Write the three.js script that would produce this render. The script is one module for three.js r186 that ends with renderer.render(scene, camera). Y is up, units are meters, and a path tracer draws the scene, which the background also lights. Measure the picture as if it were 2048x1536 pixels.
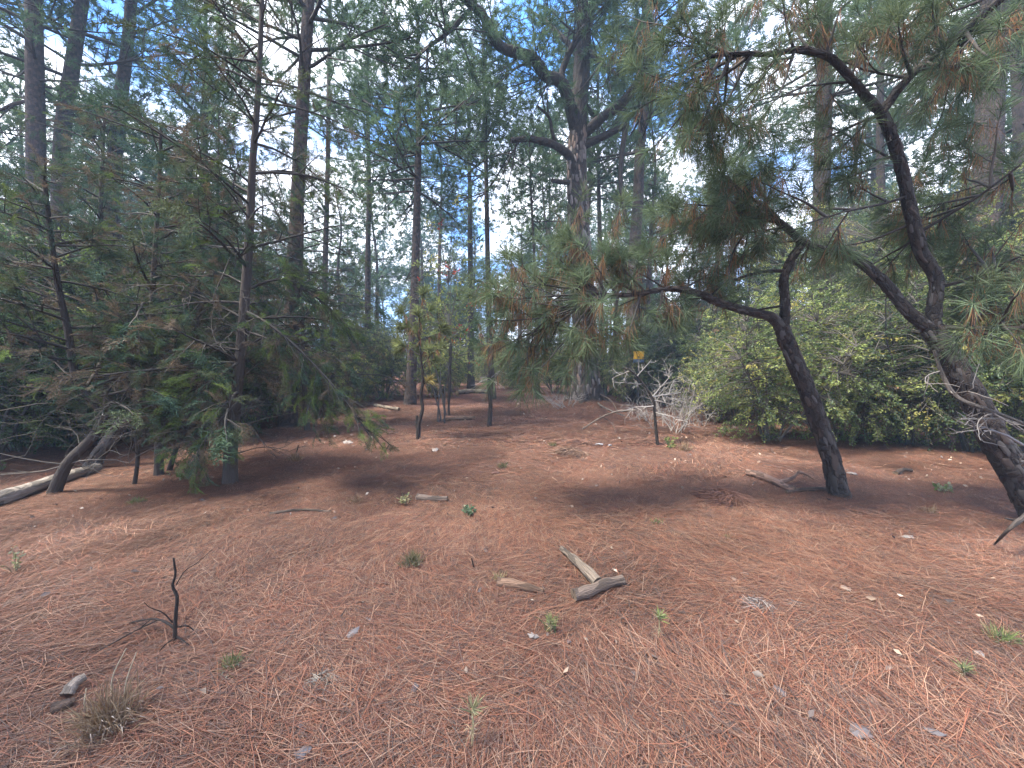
import * as THREE from 'three';
import { ImprovedNoise } from 'three/addons/math/ImprovedNoise.js';

// ------------------------------------------------------------------ camera, sky, sun, exposure
const W = 1024, H = 768, F = 768, EYE = 1.5, PITCH = -Math.atan(46 / 768);
const scene = new THREE.Scene();
const camera = new THREE.PerspectiveCamera(90, W / H, 0.05, 600);
camera.position.set(0, EYE, 0);
camera.rotation.set(PITCH, 0, 0);

const renderer = new THREE.WebGLRenderer({ antialias: true });
renderer.setSize(W, H);
renderer.toneMapping = THREE.LinearToneMapping;
renderer.toneMappingExposure = 3.2;
renderer.shadowMap.enabled = true;
renderer.shadowMap.type = THREE.PCFSoftShadowMap;

const SUN = new THREE.Vector3(-0.42, 0.88, -0.02).normalize();
const sun = new THREE.DirectionalLight(new THREE.Color(1.0, 0.93, 0.80), 4.8);
sun.name = 'sun';
sun.position.copy(SUN).multiplyScalar(60);
sun.target.position.set(0, 0, -8);
sun.castShadow = true;
sun.shadow.radius = 24;
sun.shadow.mapSize.set(4096, 4096);
Object.assign(sun.shadow.camera, { left: -35, right: 35, top: 35, bottom: -35, near: 1, far: 160 });
scene.add(sun, sun.target);

const noise = new ImprovedNoise();
const fbm = (x, y, z, o = 4) => { let s = 0, a = 0.5, f = 1; for (let i = 0; i < o; i++) { s += a * noise.noise(x * f + 7.3 * i, y * f + 3.1 * i, z * f); a *= 0.5; f *= 2.03; } return s; };
const smooth = (a, b, x) => { const t = Math.min(1, Math.max(0, (x - a) / (b - a))); return t * t * (3 - 2 * t); };
{
  const w = 1024, h = 512, d = new Float32Array(w * h * 4);
  for (let j = 0; j < h; j++) {
    const el = (j + 0.5) / h * Math.PI - Math.PI / 2, y = Math.sin(el), c = Math.cos(el);
    for (let i = 0; i < w; i++) {
      const az = (i + 0.5) / w * 2 * Math.PI, x = c * Math.cos(az), z = c * Math.sin(az);
      const yy = Math.max(y, 0), k = 1 / (yy + 0.35);
      const cl = smooth(-0.17, 0.12, fbm(x * k * 1.9 + 4.2, z * k * 1.9 - 2.4, 0.5, 5) + 0.05 * (1 - yy));
      const t = Math.pow(yy, 0.45), o = (j * w + i) * 4;
      const blue = [0.34 - 0.27 * t, 0.60 - 0.33 * t, 1.05 - 0.20 * t];
      const white = [1.18, 1.22, 1.34];
      for (let q = 0; q < 3; q++) d[o + q] = y < -0.02 ? 0.18 : blue[q] * (1 - cl) + white[q] * cl;
      d[o + 3] = 1;
    }
  }
  const sky = new THREE.DataTexture(d, w, h, THREE.RGBAFormat, THREE.FloatType);
  sky.mapping = THREE.EquirectangularReflectionMapping;
  sky.magFilter = sky.minFilter = THREE.LinearFilter;
  sky.needsUpdate = true;
  scene.background = sky; scene.environment = sky;
  scene.backgroundIntensity = 1.0; scene.environmentIntensity = 1.0;
}

// ------------------------------------------------------------------ small tools
function RNG(s) { return () => { s = (s + 0x6d2b79f5) | 0; let t = Math.imul(s ^ (s >>> 15), 1 | s); t = (t + Math.imul(t ^ (t >>> 7), 61 | t)) ^ t; return ((t ^ (t >>> 14)) >>> 0) / 4294967296; }; }
const V = (x, y, z) => new THREE.Vector3(x, y, z);
const rr = (r, a, b) => a + (b - a) * r();
const gauss = (r) => (r() + r() + r() + r() - 2) * 0.87;
function rdir(r) { const z = 2 * r() - 1, a = r() * 6.2832, q = Math.sqrt(1 - z * z); return V(q * Math.cos(a), z, q * Math.sin(a)); }
const SP = Math.sin(PITCH), CP = Math.cos(PITCH);
// a point of the wood: bearing and elevation read off the photograph, and its own distance d ahead of the camera in metres
function at(px, py, d) { const u = (px - 1024) / F, v = (768 - py) / F, t = d / (CP - v * SP); return V(u * t, EYE + (SP + v * CP) * t, -d); }
const BIG = at(1172, 795, 12.2);
function height(x, z) {
  let y = 0.10 * fbm(x * 0.11, z * 0.11, 3.3, 3) + 0.045 * fbm(x * 0.55, z * 0.55, 8.1, 2) + 0.036 * fbm(x * 2.3, z * 2.3, 1.7, 3);
  const q = ((x - BIG.x) ** 2 + (z - BIG.z) ** 2);
  y += 0.30 * Math.exp(-q / 1.6);
  const r = Math.hypot(x, z); if (r > 30) y += 0.9 * smooth(30, 110, r);
  return y;
}
function ground(px, py) { const u = (px - 1024) / F, v = (768 - py) / F, k = SP + v * CP; let t = -EYE / k, y = 0; for (let i = 0; i < 4; i++) { const z = -t * (CP - v * SP); y = height(u * t, z); t = (y - EYE) / k; } return V(u * t, y, -t * (CP - v * SP)); }
const onGround = (p, dy = 0) => V(p.x, height(p.x, p.z) + dy, p.z);

class Geo {                                   // growing triangle soup with colours and texture coordinates
  constructor(smoothed = false, uv = false) { this.n = 0; this.cap = 4096; this.p = new Float32Array(this.cap * 3); this.c = new Float32Array(this.cap * 3); this.nn = smoothed ? new Float32Array(this.cap * 3) : null; this.uv = uv ? new Float32Array(this.cap * 2) : null; this.ix = []; }
  grow() { const g = (a, k) => { if (!a) return a; const b = new Float32Array(this.cap * 2 * k); b.set(a); return b; }; this.p = g(this.p, 3); this.c = g(this.c, 3); this.nn = g(this.nn, 3); this.uv = g(this.uv, 2); this.cap *= 2; }
  v(x, y, z, c, nx, ny, nz, u, w) {
    if (this.n === this.cap) this.grow();
    const i = this.n++, k = i * 3; this.p[k] = x; this.p[k + 1] = y; this.p[k + 2] = z; this.c[k] = c[0]; this.c[k + 1] = c[1]; this.c[k + 2] = c[2];
    if (this.nn) { this.nn[k] = nx; this.nn[k + 1] = ny; this.nn[k + 2] = nz; } if (this.uv) { this.uv[2 * i] = u; this.uv[2 * i + 1] = w; }
    return i;
  }
  tri(a, b, c) { this.ix.push(a, b, c); }
  build() {
    const g = new THREE.BufferGeometry();
    g.setAttribute('position', new THREE.BufferAttribute(this.p.slice(0, this.n * 3), 3));
    g.setAttribute('color', new THREE.BufferAttribute(this.c.slice(0, this.n * 3), 3));
    if (this.uv) g.setAttribute('uv', new THREE.BufferAttribute(this.uv.slice(0, this.n * 2), 2));
    g.setIndex(new THREE.BufferAttribute(new Uint32Array(this.ix), 1));
    if (this.nn) g.setAttribute('normal', new THREE.BufferAttribute(this.nn.slice(0, this.n * 3), 3)); else g.computeVertexNormals();
    return g;
  }
}
let TRI = 0;
const taken = {};
function numbered(n) { const k = taken[n] = (taken[n] ?? -1) + 1; return k ? `${n}_${String(k).padStart(3, '0')}` : n; }
function thing(name, label, category, group, position) {
  const o = new THREE.Group(); o.name = numbered(name); o.userData = { label, category }; if (group) o.userData.group = group;
  if (position) o.position.copy(position);
  scene.add(o); return o;
}
function mesh(name, geo, mat, parent, kind) {
  const m = new THREE.Mesh(geo.build ? geo.build() : geo, mat); m.name = parent === scene ? numbered(name) : name; m.castShadow = m.receiveShadow = true;
  if (kind) m.userData.kind = kind; parent.add(m); TRI += m.geometry.index ? m.geometry.index.count / 3 : 0; return m;
}
function single(name, geo, mat, label, category, group) { const m = mesh(name, geo, mat, scene); m.userData.label = label; m.userData.category = category; if (group) m.userData.group = group; return m; }
function copyOf(o, label, group, position, turn, s) {
  const c = o.clone(); c.name = numbered(o.userData.base ?? o.name); c.userData = { ...o.userData, label }; delete c.userData.base; if (group) c.userData.group = group;
  c.position.copy(position); c.rotation.set(0, turn, 0); if (s) c.scale.set(s[0], s[1], s[2]); scene.add(c); return c;
}

// ------------------------------------------------------------------ procedural textures
function tileNoise(seed, n) { const r = RNG(seed), g = new Float32Array(n * n).map(() => r()); return (x, y) => { x = ((x % n) + n) % n; y = ((y % n) + n) % n; const i = x | 0, j = y | 0, fx = x - i, fy = y - j, i2 = (i + 1) % n, j2 = (j + 1) % n, sx = fx * fx * (3 - 2 * fx), sy = fy * fy * (3 - 2 * fy); return (g[j * n + i] * (1 - sx) + g[j * n + i2] * sx) * (1 - sy) + (g[j2 * n + i] * (1 - sx) + g[j2 * n + i2] * sx) * sy; }; }
function dataTex(w, h, fn, srgb) { const d = new Uint8Array(w * h * 4); for (let j = 0; j < h; j++) for (let i = 0; i < w; i++) { const c = fn(i / w, j / h), o = (j * w + i) * 4; d[o] = Math.max(0, Math.min(255, c[0] * 255)); d[o + 1] = Math.max(0, Math.min(255, c[1] * 255)); d[o + 2] = Math.max(0, Math.min(255, c[2] * 255)); d[o + 3] = 255; } const t = new THREE.DataTexture(d, w, h); t.wrapS = t.wrapT = THREE.RepeatWrapping; t.magFilter = THREE.LinearFilter; t.minFilter = THREE.LinearMipmapLinearFilter; t.generateMipmaps = true; if (srgb) t.colorSpace = THREE.SRGBColorSpace; t.needsUpdate = true; return t; }
// scaly bark: cells nx by ny to a tile; returns [edge distance 0..1, id]
function cells(nx, ny, seed) { const r = RNG(seed), P = []; for (let i = 0; i < nx * ny; i++) P.push([r(), r(), r()]); return (u, v) => { const x = u * nx, y = v * ny, i = Math.floor(x), j = Math.floor(y); let a = 9, b = 9, id = 0; for (let q = -1; q <= 1; q++) for (let w = -1; w <= 1; w++) { const ii = ((i + q) % nx + nx) % nx, jj = ((j + w) % ny + ny) % ny, p = P[jj * nx + ii], dx = i + q + p[0] - x, dy = j + w + p[1] - y, d = dx * dx + dy * dy; if (d < a) { b = a; a = d; id = p[2]; } else if (d < b) b = d; } return [Math.min(1, (Math.sqrt(b) - Math.sqrt(a)) * 2.2), id]; }; }
const barkCell = cells(9, 6, 11), n8 = tileNoise(5, 32), n64 = tileNoise(6, 128);
const barkH = dataTex(512, 512, (u, v) => { const wx = 0.03 * n8(u * 32, v * 32), c = barkCell(u + wx, v + wx * 0.7); const h = smooth(0.02, 0.35, c[0]) * (0.55 + 0.35 * c[1]) + 0.22 * n64(u * 128, v * 64) * 0.8; return [h, h, h]; });
const barkC = dataTex(512, 512, (u, v) => { const wx = 0.03 * n8(u * 32, v * 32), c = barkCell(u + wx, v + wx * 0.7), g = 0.78 + 0.3 * n64(u * 128, v * 64) + 0.25 * (c[1] - 0.5); return [g * (0.66 + 0.05 * c[1]), g * 0.63, g * (0.62 - 0.03 * c[1])]; }, true);
const stringH = dataTex(256, 256, (u, v) => { const h = n64(u * 64, v * 8) * 0.6 + n64(u * 128 + 9, v * 16) * 0.4; return [h, h, h]; });

const grainC = dataTex(256, 256, (u, v) => { const a = n64(u * 48, v * 5) * 0.6 + n64(u * 128 + 3, v * 14) * 0.4, b = n8(u * 9 + 4, v * 5), g = 0.72 + 0.28 * a, k = b > 0.66 ? 0.72 : 1; return [g * k, g * k * 0.96, g * k * 0.92]; }, true);
const mat = (o) => new THREE.MeshStandardMaterial({ vertexColors: true, roughness: 0.95, metalness: 0, ...o });
const leafMat = (o) => new THREE.MeshPhysicalMaterial({ vertexColors: true, roughness: 0.9, metalness: 0, transmission: 0.35, thickness: 0, side: THREE.DoubleSide, ...o });
const M = {
  bark: mat({ map: barkC, bumpMap: barkH, bumpScale: 0.03 }),
  barkNear: mat({ map: barkC, bumpMap: barkH, bumpScale: 0.012, roughness: 0.85 }),
  plate: mat({ bumpMap: stringH, bumpScale: 0.002, roughness: 0.85 }),
  cedarBark: mat({ bumpMap: stringH, bumpScale: 0.012 }),
  twig: mat({ roughness: 0.9 }),
  dead: mat({ map: grainC, bumpMap: stringH, bumpScale: 0.012 }),
  needle: leafMat({ roughness: 1, transmission: 0.32, specularIntensity: 0.4 }),
  cedar: leafMat({ roughness: 1, transmission: 0.25, specularIntensity: 0.3 }),
  leaf: leafMat({ roughness: 1, transmission: 0.5, specularIntensity: 0.4, clearcoat: 0.28, clearcoatRoughness: 0.28 }),
  litter: mat({ roughness: 0.75 }),
  grass: leafMat({ roughness: 1, transmission: 0.3 }),
};
const BARK = [0.19, 0.172, 0.168], BARKD = [0.078, 0.066, 0.062], CBARK = [0.05, 0.04, 0.035], TW = [0.045, 0.038, 0.034], PALE = [0.36, 0.33, 0.29], GREYW = [0.42, 0.40, 0.38];

// ------------------------------------------------------------------ wood: tubes along 3D paths
function smoothPath(pts, per) { return new THREE.CatmullRomCurve3(pts, false, 'centripetal').getPoints(per); }
function tube(g, pts, rad, segs, col, o = {}) {            // rad(t) or array over pts; o.disp(angle, metres, r) pushes the surface out
  const n = pts.length, T = V(), N = V(), Bn = V(), prev = V(), q = V(), rows = [];
  let len = 0; const R = typeof rad === 'function' ? rad : (t) => { const x = t * (rad.length - 1), i = Math.min(rad.length - 2, x | 0); return rad[i] + (rad[i + 1] - rad[i]) * (x - i); };
  const tiles = Math.max(1, Math.round(6.2832 * R(0.3) / 0.55));
  for (let i = 0; i < n; i++) {
    T.subVectors(pts[Math.min(n - 1, i + 1)], pts[Math.max(0, i - 1)]).normalize();
    if (i === 0) { N.set(Math.abs(T.x) < 0.9 ? 1 : 0, 0, Math.abs(T.x) < 0.9 ? 0 : 1); N.addScaledVector(T, -N.dot(T)).normalize(); } else { N.addScaledVector(T, -N.dot(T)).normalize(); len += pts[i].distanceTo(pts[i - 1]); }
    Bn.crossVectors(T, N); const r = R(i / (n - 1)), row = [];
    for (let j = 0; j < segs; j++) { const a = j / segs * 6.2832, k = r + (o.disp ? o.disp(a, len, r) : 0); q.copy(N).multiplyScalar(Math.cos(a) * k).addScaledVector(Bn, Math.sin(a) * k); row.push([pts[i].x + q.x, pts[i].y + q.y, pts[i].z + q.z, q.x / k, q.y / k, q.z / k]); }
    rows.push({ row, len });
  }
  const base = g.n, st = segs + 1;
  for (let i = 0; i < n; i++) for (let j = 0; j <= segs; j++) {
    const a = rows[i].row[j % segs]; let nx = a[3], ny = a[4], nz = a[5];
    if (o.disp) { const e = rows[i].row[(j + 1) % segs], w = rows[i].row[(j - 1 + segs) % segs], u = rows[Math.min(n - 1, i + 1)].row[j % segs], d = rows[Math.max(0, i - 1)].row[j % segs]; const ax = e[0] - w[0], ay = e[1] - w[1], az = e[2] - w[2], bx = u[0] - d[0], by = u[1] - d[1], bz = u[2] - d[2]; let cx = ay * bz - az * by, cy = az * bx - ax * bz, cz = ax * by - ay * bx; const l = Math.hypot(cx, cy, cz) || 1; if (cx * nx + cy * ny + cz * nz < 0) { cx = -cx; cy = -cy; cz = -cz; } nx = cx / l; ny = cy / l; nz = cz / l; }
    g.v(a[0], a[1], a[2], o.col ? o.col(j / segs, rows[i].len) : col, nx, ny, nz, j / segs * tiles, rows[i].len / 0.55);
  }
  for (let i = 0; i < n - 1; i++) for (let j = 0; j < segs; j++) { const a = base + i * st + j, b = a + 1, c = a + st, d = c + 1; g.tri(a, b, d); g.tri(a, d, c); }
  for (const [i, s] of [[0, -1], [n - 1, 1]]) { if (o.open) continue; T.subVectors(pts[Math.max(i, 1)], pts[Math.max(i, 1) - 1]).normalize().multiplyScalar(s); const c = g.v(pts[i].x, pts[i].y, pts[i].z, o.cut ?? col, T.x, T.y, T.z, 0.5, 0.5), k = []; for (let j = 0; j < segs; j++) { const a = rows[i].row[j]; k.push(g.v(a[0], a[1], a[2], o.cut ?? col, T.x, T.y, T.z, 0.5 + 0.2 * Math.cos(j), 0.5 + 0.2 * Math.sin(j))); } for (let j = 0; j < segs; j++) s > 0 ? g.tri(c, k[j], k[(j + 1) % segs]) : g.tri(c, k[(j + 1) % segs], k[j]); }
  return rows;
}
const plates8 = cells(8, 64, 77), plates16 = cells(18, 64, 78);
const barkDisp = (amp, big, ch) => (a, len, r) => { const w = 0.3 * fbm(Math.cos(a) * 2, len * 4, Math.sin(a) * 2, 2), c = (big ? plates16 : plates8)(a / 6.2832 + w * 0.06, (len / ch + w) / 64); return amp * (smooth(0.03, 0.3, c[0]) * (0.35 + 0.65 * c[1]) - 0.45) + 0.07 * r * fbm(Math.cos(a) * 1.5, len * 1.6, Math.sin(a) * 1.5, 2); };

// limb with knots: points given, returns the dense path
function limb(g, pts, r0, r1, segs, col, o = {}) { const per = o.per ?? Math.max(6, Math.round(pts.length * 4)); const path = smoothPath(pts, per); tube(g, path, (t) => r0 + (r1 - r0) * Math.pow(t, o.pow ?? 1), segs, col, o); return path; }

// ------------------------------------------------------------------ pine needles
const NC = { green: [0.092, 0.150, 0.074], blue: [0.070, 0.135, 0.098], yellow: [0.15, 0.17, 0.05], brown: [0.24, 0.125, 0.062], grey: [0.11, 0.085, 0.066] };
const vary = (c, r, k) => { const m = 1 + (r() - 0.5) * 2 * k, w = (r() - 0.5) * k * 0.4; return [c[0] * m * (1 + w), c[1] * m, c[2] * m * (1 - w)]; };
const _x = V(), _y = V(), _d = V(), _s = V();
function basis(d) { _x.set(Math.abs(d.y) < 0.9 ? 0 : 1, Math.abs(d.y) < 0.9 ? 1 : 0, 0).cross(d).normalize(); _y.crossVectors(d, _x); }
function needleAt(g, x, y, z, dx, dy, dz, L, w, col, droop, two, r) {
  _s.set(dy * 0.3 + r() - 0.5, r() - 0.5, r() - 0.5).cross(_d.set(dx, dy, dz)).normalize().multiplyScalar(w * 0.5);
  const ex = x + dx * L, ey = y + dy * L - droop * L, ez = z + dz * L;
  if (!two) { const a = g.v(x - _s.x, y - _s.y, z - _s.z, col), b = g.v(x + _s.x, y + _s.y, z + _s.z, col), c = g.v(ex, ey, ez, col); g.tri(a, b, c); return; }
  const mx = x + dx * L * 0.55, my = y + dy * L * 0.55 - droop * L * 0.22, mz = z + dz * L * 0.55;
  const a = g.v(x - _s.x, y - _s.y, z - _s.z, col), b = g.v(x + _s.x, y + _s.y, z + _s.z, col), c = g.v(mx - _s.x, my - _s.y, mz - _s.z, col), d = g.v(mx + _s.x, my + _s.y, mz + _s.z, col), e = g.v(ex, ey, ez, col);
  g.tri(a, b, d); g.tri(a, d, c); g.tri(c, d, e);
}
function tuft(g, p, dir, r, o) {          // bottlebrush of needles on the end of a shoot
  basis(dir); const X = _x.clone(), Y = _y.clone(), D = dir.clone(), base = vary(o.col, r, 0.3), sh = o.shoot ?? o.len * 0.6;
  for (let i = 0; i < o.n; i++) {
    const a = r() * 6.2832, sp = 0.25 + 1.05 * Math.pow(r(), 0.8), s = -sh * Math.pow(r(), 1.4), cs = Math.cos(sp), sn = Math.sin(sp);
    const dx = D.x * cs + (X.x * Math.cos(a) + Y.x * Math.sin(a)) * sn, dy = D.y * cs + (X.y * Math.cos(a) + Y.y * Math.sin(a)) * sn, dz = D.z * cs + (X.z * Math.cos(a) + Y.z * Math.sin(a)) * sn;
    needleAt(g, p.x + D.x * s, p.y + D.y * s, p.z + D.z * s, dx, dy, dz, o.len * rr(r, 0.72, 1.1), o.w, vary(base, r, 0.28), (o.droop ?? 0.12) * rr(r, 0.4, 1.6), o.two, r);
  }
  for (let i = 0; i < (o.dead ?? 0); i++) {   // old brown needles hanging behind the live ones
    const s = -sh * rr(r, 0.8, 2.2), a = r() * 6.2832, k = rr(r, 0.2, 0.8); const dx = D.x * 0.25 + Math.cos(a) * k * 0.6, dz = D.z * 0.25 + Math.sin(a) * k * 0.6, dy = -Math.sqrt(Math.max(0.1, 1 - dx * dx - dz * dz));
    needleAt(g, p.x + D.x * s, p.y + D.y * s, p.z + D.z * s, dx, dy, dz, o.len * rr(r, 0.6, 1), o.w, vary(r() < 0.7 ? NC.brown : NC.grey, r, 0.35), 0.05, o.two, r);
  }
}
// branching shoot system
function shoot(g, f, p, dir, len, rad, lvl, r, o) {
  const n = Math.max(3, Math.round(len / o.step)), ds = len / n, pts = [p.clone()], d = dir.clone().normalize(), dirs = [d.clone()];
  for (let i = 0; i < n; i++) { d.x += gauss(r) * o.wob; d.z += gauss(r) * o.wob; d.y += gauss(r) * o.wob * 0.8 + (o.trop[lvl] ?? 0) * ds; d.normalize(); p = p.clone().addScaledVector(d, ds); pts.push(p); dirs.push(d.clone()); }
  if (lvl < (o.woodTo ?? 9)) tube(g, pts, (t) => rad * (1 - 0.7 * t) + 0.0012, o.segs[lvl] ?? 3, vary(o.twigCol ?? TW, r, 0.2), { open: lvl > 0 });
  if (lvl >= o.max) { if (o.end) { o.end(f, pts, dirs, r, o); return; } tuft(f, p, d, r, o.tuft); if (len > o.tuft.len * 2.2 && r() < 0.7) tuft(f, pts[Math.round(n * 0.55)], dirs[Math.round(n * 0.55)], r, o.tuft); return; }
  const k = Math.max(2, Math.round(len * o.kids[lvl]));
  for (let i = 0; i < k; i++) {
    const t = rr(r, o.from[lvl], 0.98), q = Math.min(n, Math.round(t * n)), dd = dirs[q]; basis(dd); const a = r() * 6.2832, s = rr(r, 0.55, 1.1);
    const c = V(dd.x, dd.y, dd.z).multiplyScalar(Math.cos(s)).addScaledVector(_x, Math.cos(a) * Math.sin(s)).addScaledVector(_y, Math.sin(a) * Math.sin(s)); c.y += o.lift ?? 0.15;
    shoot(g, f, pts[q], c, Math.max(o.minLen, len * o.ratio * rr(r, 0.6, 1.25) * (1.15 - 0.6 * t)), rad * (1 - 0.7 * t) * 0.6, lvl + 1, r, o);
  }
  shoot(g, f, p, d, Math.max(o.minLen, len * 0.25), rad * 0.3, o.max, r, o);
}
const TUFT_NEAR = { n: 58, len: 0.20, w: 0.0034, two: true, dead: 11, droop: 0.16, shoot: 0.11, col: [0.092, 0.128, 0.066] };
const NEAR = { step: 0.07, wob: 0.13, trop: [0, -0.25, 0.5, 0.5], segs: [6, 5, 4, 3], max: 2, kids: [4.5, 4.2], from: [0.15, 0.2], ratio: 0.5, minLen: 0.16, lift: 0.05, tuft: TUFT_NEAR };
const MID = { step: 0.3, wob: 0.11, trop: [0.02, 0.12, 0.2], segs: [5, 4, 3], max: 2, woodTo: 2, kids: [3.3, 3.6], from: [0.2, 0.2], ratio: 0.5, minLen: 0.3, lift: 0.22, tuft: { n: 26, len: 0.25, w: 0.018, dead: 0, droop: 0.1, shoot: 0.14, col: NC.green } };

// ------------------------------------------------------------------ ground
const groundMap = (() => {
  const S = 2048, c = document.createElement('canvas'), h = document.createElement('canvas'); c.width = c.height = h.width = h.height = S;
  const x = c.getContext('2d'), y = h.getContext('2d'), r = RNG(404);
  x.fillStyle = 'rgb(62,37,30)'; x.fillRect(0, 0, S, S); y.fillStyle = 'rgb(60,60,60)'; y.fillRect(0, 0, S, S);
  for (let i = 0; i < 420; i++) { const q = r() * S, w = r() * S, k = rr(r, 30, 110), t = r(); x.fillStyle = t < 0.5 ? 'rgba(84,56,44,0.20)' : 'rgba(134,104,84,0.16)'; for (const dx of [-S, 0, S]) for (const dy of [-S, 0, S]) { x.beginPath(); x.ellipse(q + dx, w + dy, k, k * rr(r, 0.4, 1), t * 6, 0, 7); x.fill(); } }
  const cols = [[114, 62, 45], [132, 74, 54], [96, 52, 40], [146, 93, 72], [72, 41, 33], [116, 79, 66], [58, 38, 33], [158, 112, 90]];
  for (let i = 0; i < 19000; i++) {
    const q = r() * S, w = r() * S, a = r() * 6.2832, L = rr(r, 80, 190), b = rr(r, -0.35, 0.35), k = cols[Math.min(7, Math.floor(r() * 8))], g = Math.round(rr(r, 90, 250));
    x.strokeStyle = `rgba(${k[0]},${k[1]},${k[2]},0.85)`; y.strokeStyle = `rgb(${g},${g},${g})`; x.lineWidth = y.lineWidth = rr(r, 1.3, 3.2);
    const ex = Math.cos(a) * L, ey = Math.sin(a) * L, mx = ex / 2 - ey * b, my = ey / 2 + ex * b;
    for (const dx of q < 200 ? [0, S] : q > S - 200 ? [0, -S] : [0]) for (const dy of w < 200 ? [0, S] : w > S - 200 ? [0, -S] : [0]) for (const z of [x, y]) { z.beginPath(); z.moveTo(q + dx, w + dy); z.quadraticCurveTo(q + dx + mx, w + dy + my, q + dx + ex, w + dy + ey); z.stroke(); }
  }
  const T = (k, s) => { const t = new THREE.CanvasTexture(k); t.wrapS = t.wrapT = THREE.RepeatWrapping; t.repeat.set(1 / 2.1, 1 / 2.1); t.anisotropy = 16; if (s) t.colorSpace = THREE.SRGBColorSpace; return t; };
  return [T(c, true), T(h)];
})();
{
  const g = new Geo(true, true), A = 288, rad = [0]; for (let r = 0.5; r < 260; r *= r < 14 ? 1.028 : 1.06) rad.push(r);
  const e = 0.05, id = [];
  for (const R of rad) { const row = []; for (let j = 0; j <= A; j++) { const a = j / A * 6.2832, x = R * Math.cos(a), z = R * Math.sin(a), y = height(x, z); const nx = (height(x - e, z) - height(x + e, z)) / (2 * e), nz = (height(x, z - e) - height(x, z + e)) / (2 * e), l = Math.hypot(nx, 1, nz);
    const p1 = fbm(x * 0.35, z * 0.35, 21, 3), p2 = fbm(x * 1.3, z * 1.3, 33, 3), k = 1.0 + 0.42 * p1 + 0.38 * p2, red = 1 + 0.2 * fbm(x * 0.2, z * 0.2, 51, 2);
    row.push(g.v(x, y, z, [k * red, k, k * (2 - red)], nx / l, 1 / l, nz / l, x, z)); } id.push(row); }
  for (let i = 0; i < rad.length - 1; i++) for (let j = 0; j < A; j++) { g.tri(id[i][j], id[i + 1][j + 1], id[i + 1][j]); if (i) g.tri(id[i][j], id[i][j + 1], id[i + 1][j + 1]); }
  const m = mesh('ground', g, new THREE.MeshStandardMaterial({ map: groundMap[0], bumpMap: groundMap[1], bumpScale: 0.02, vertexColors: true, roughness: 0.95 }), scene, 'structure');
  m.userData.label = 'forest floor covered in rust red pine needles'; m.userData.category = 'ground';
}
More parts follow.
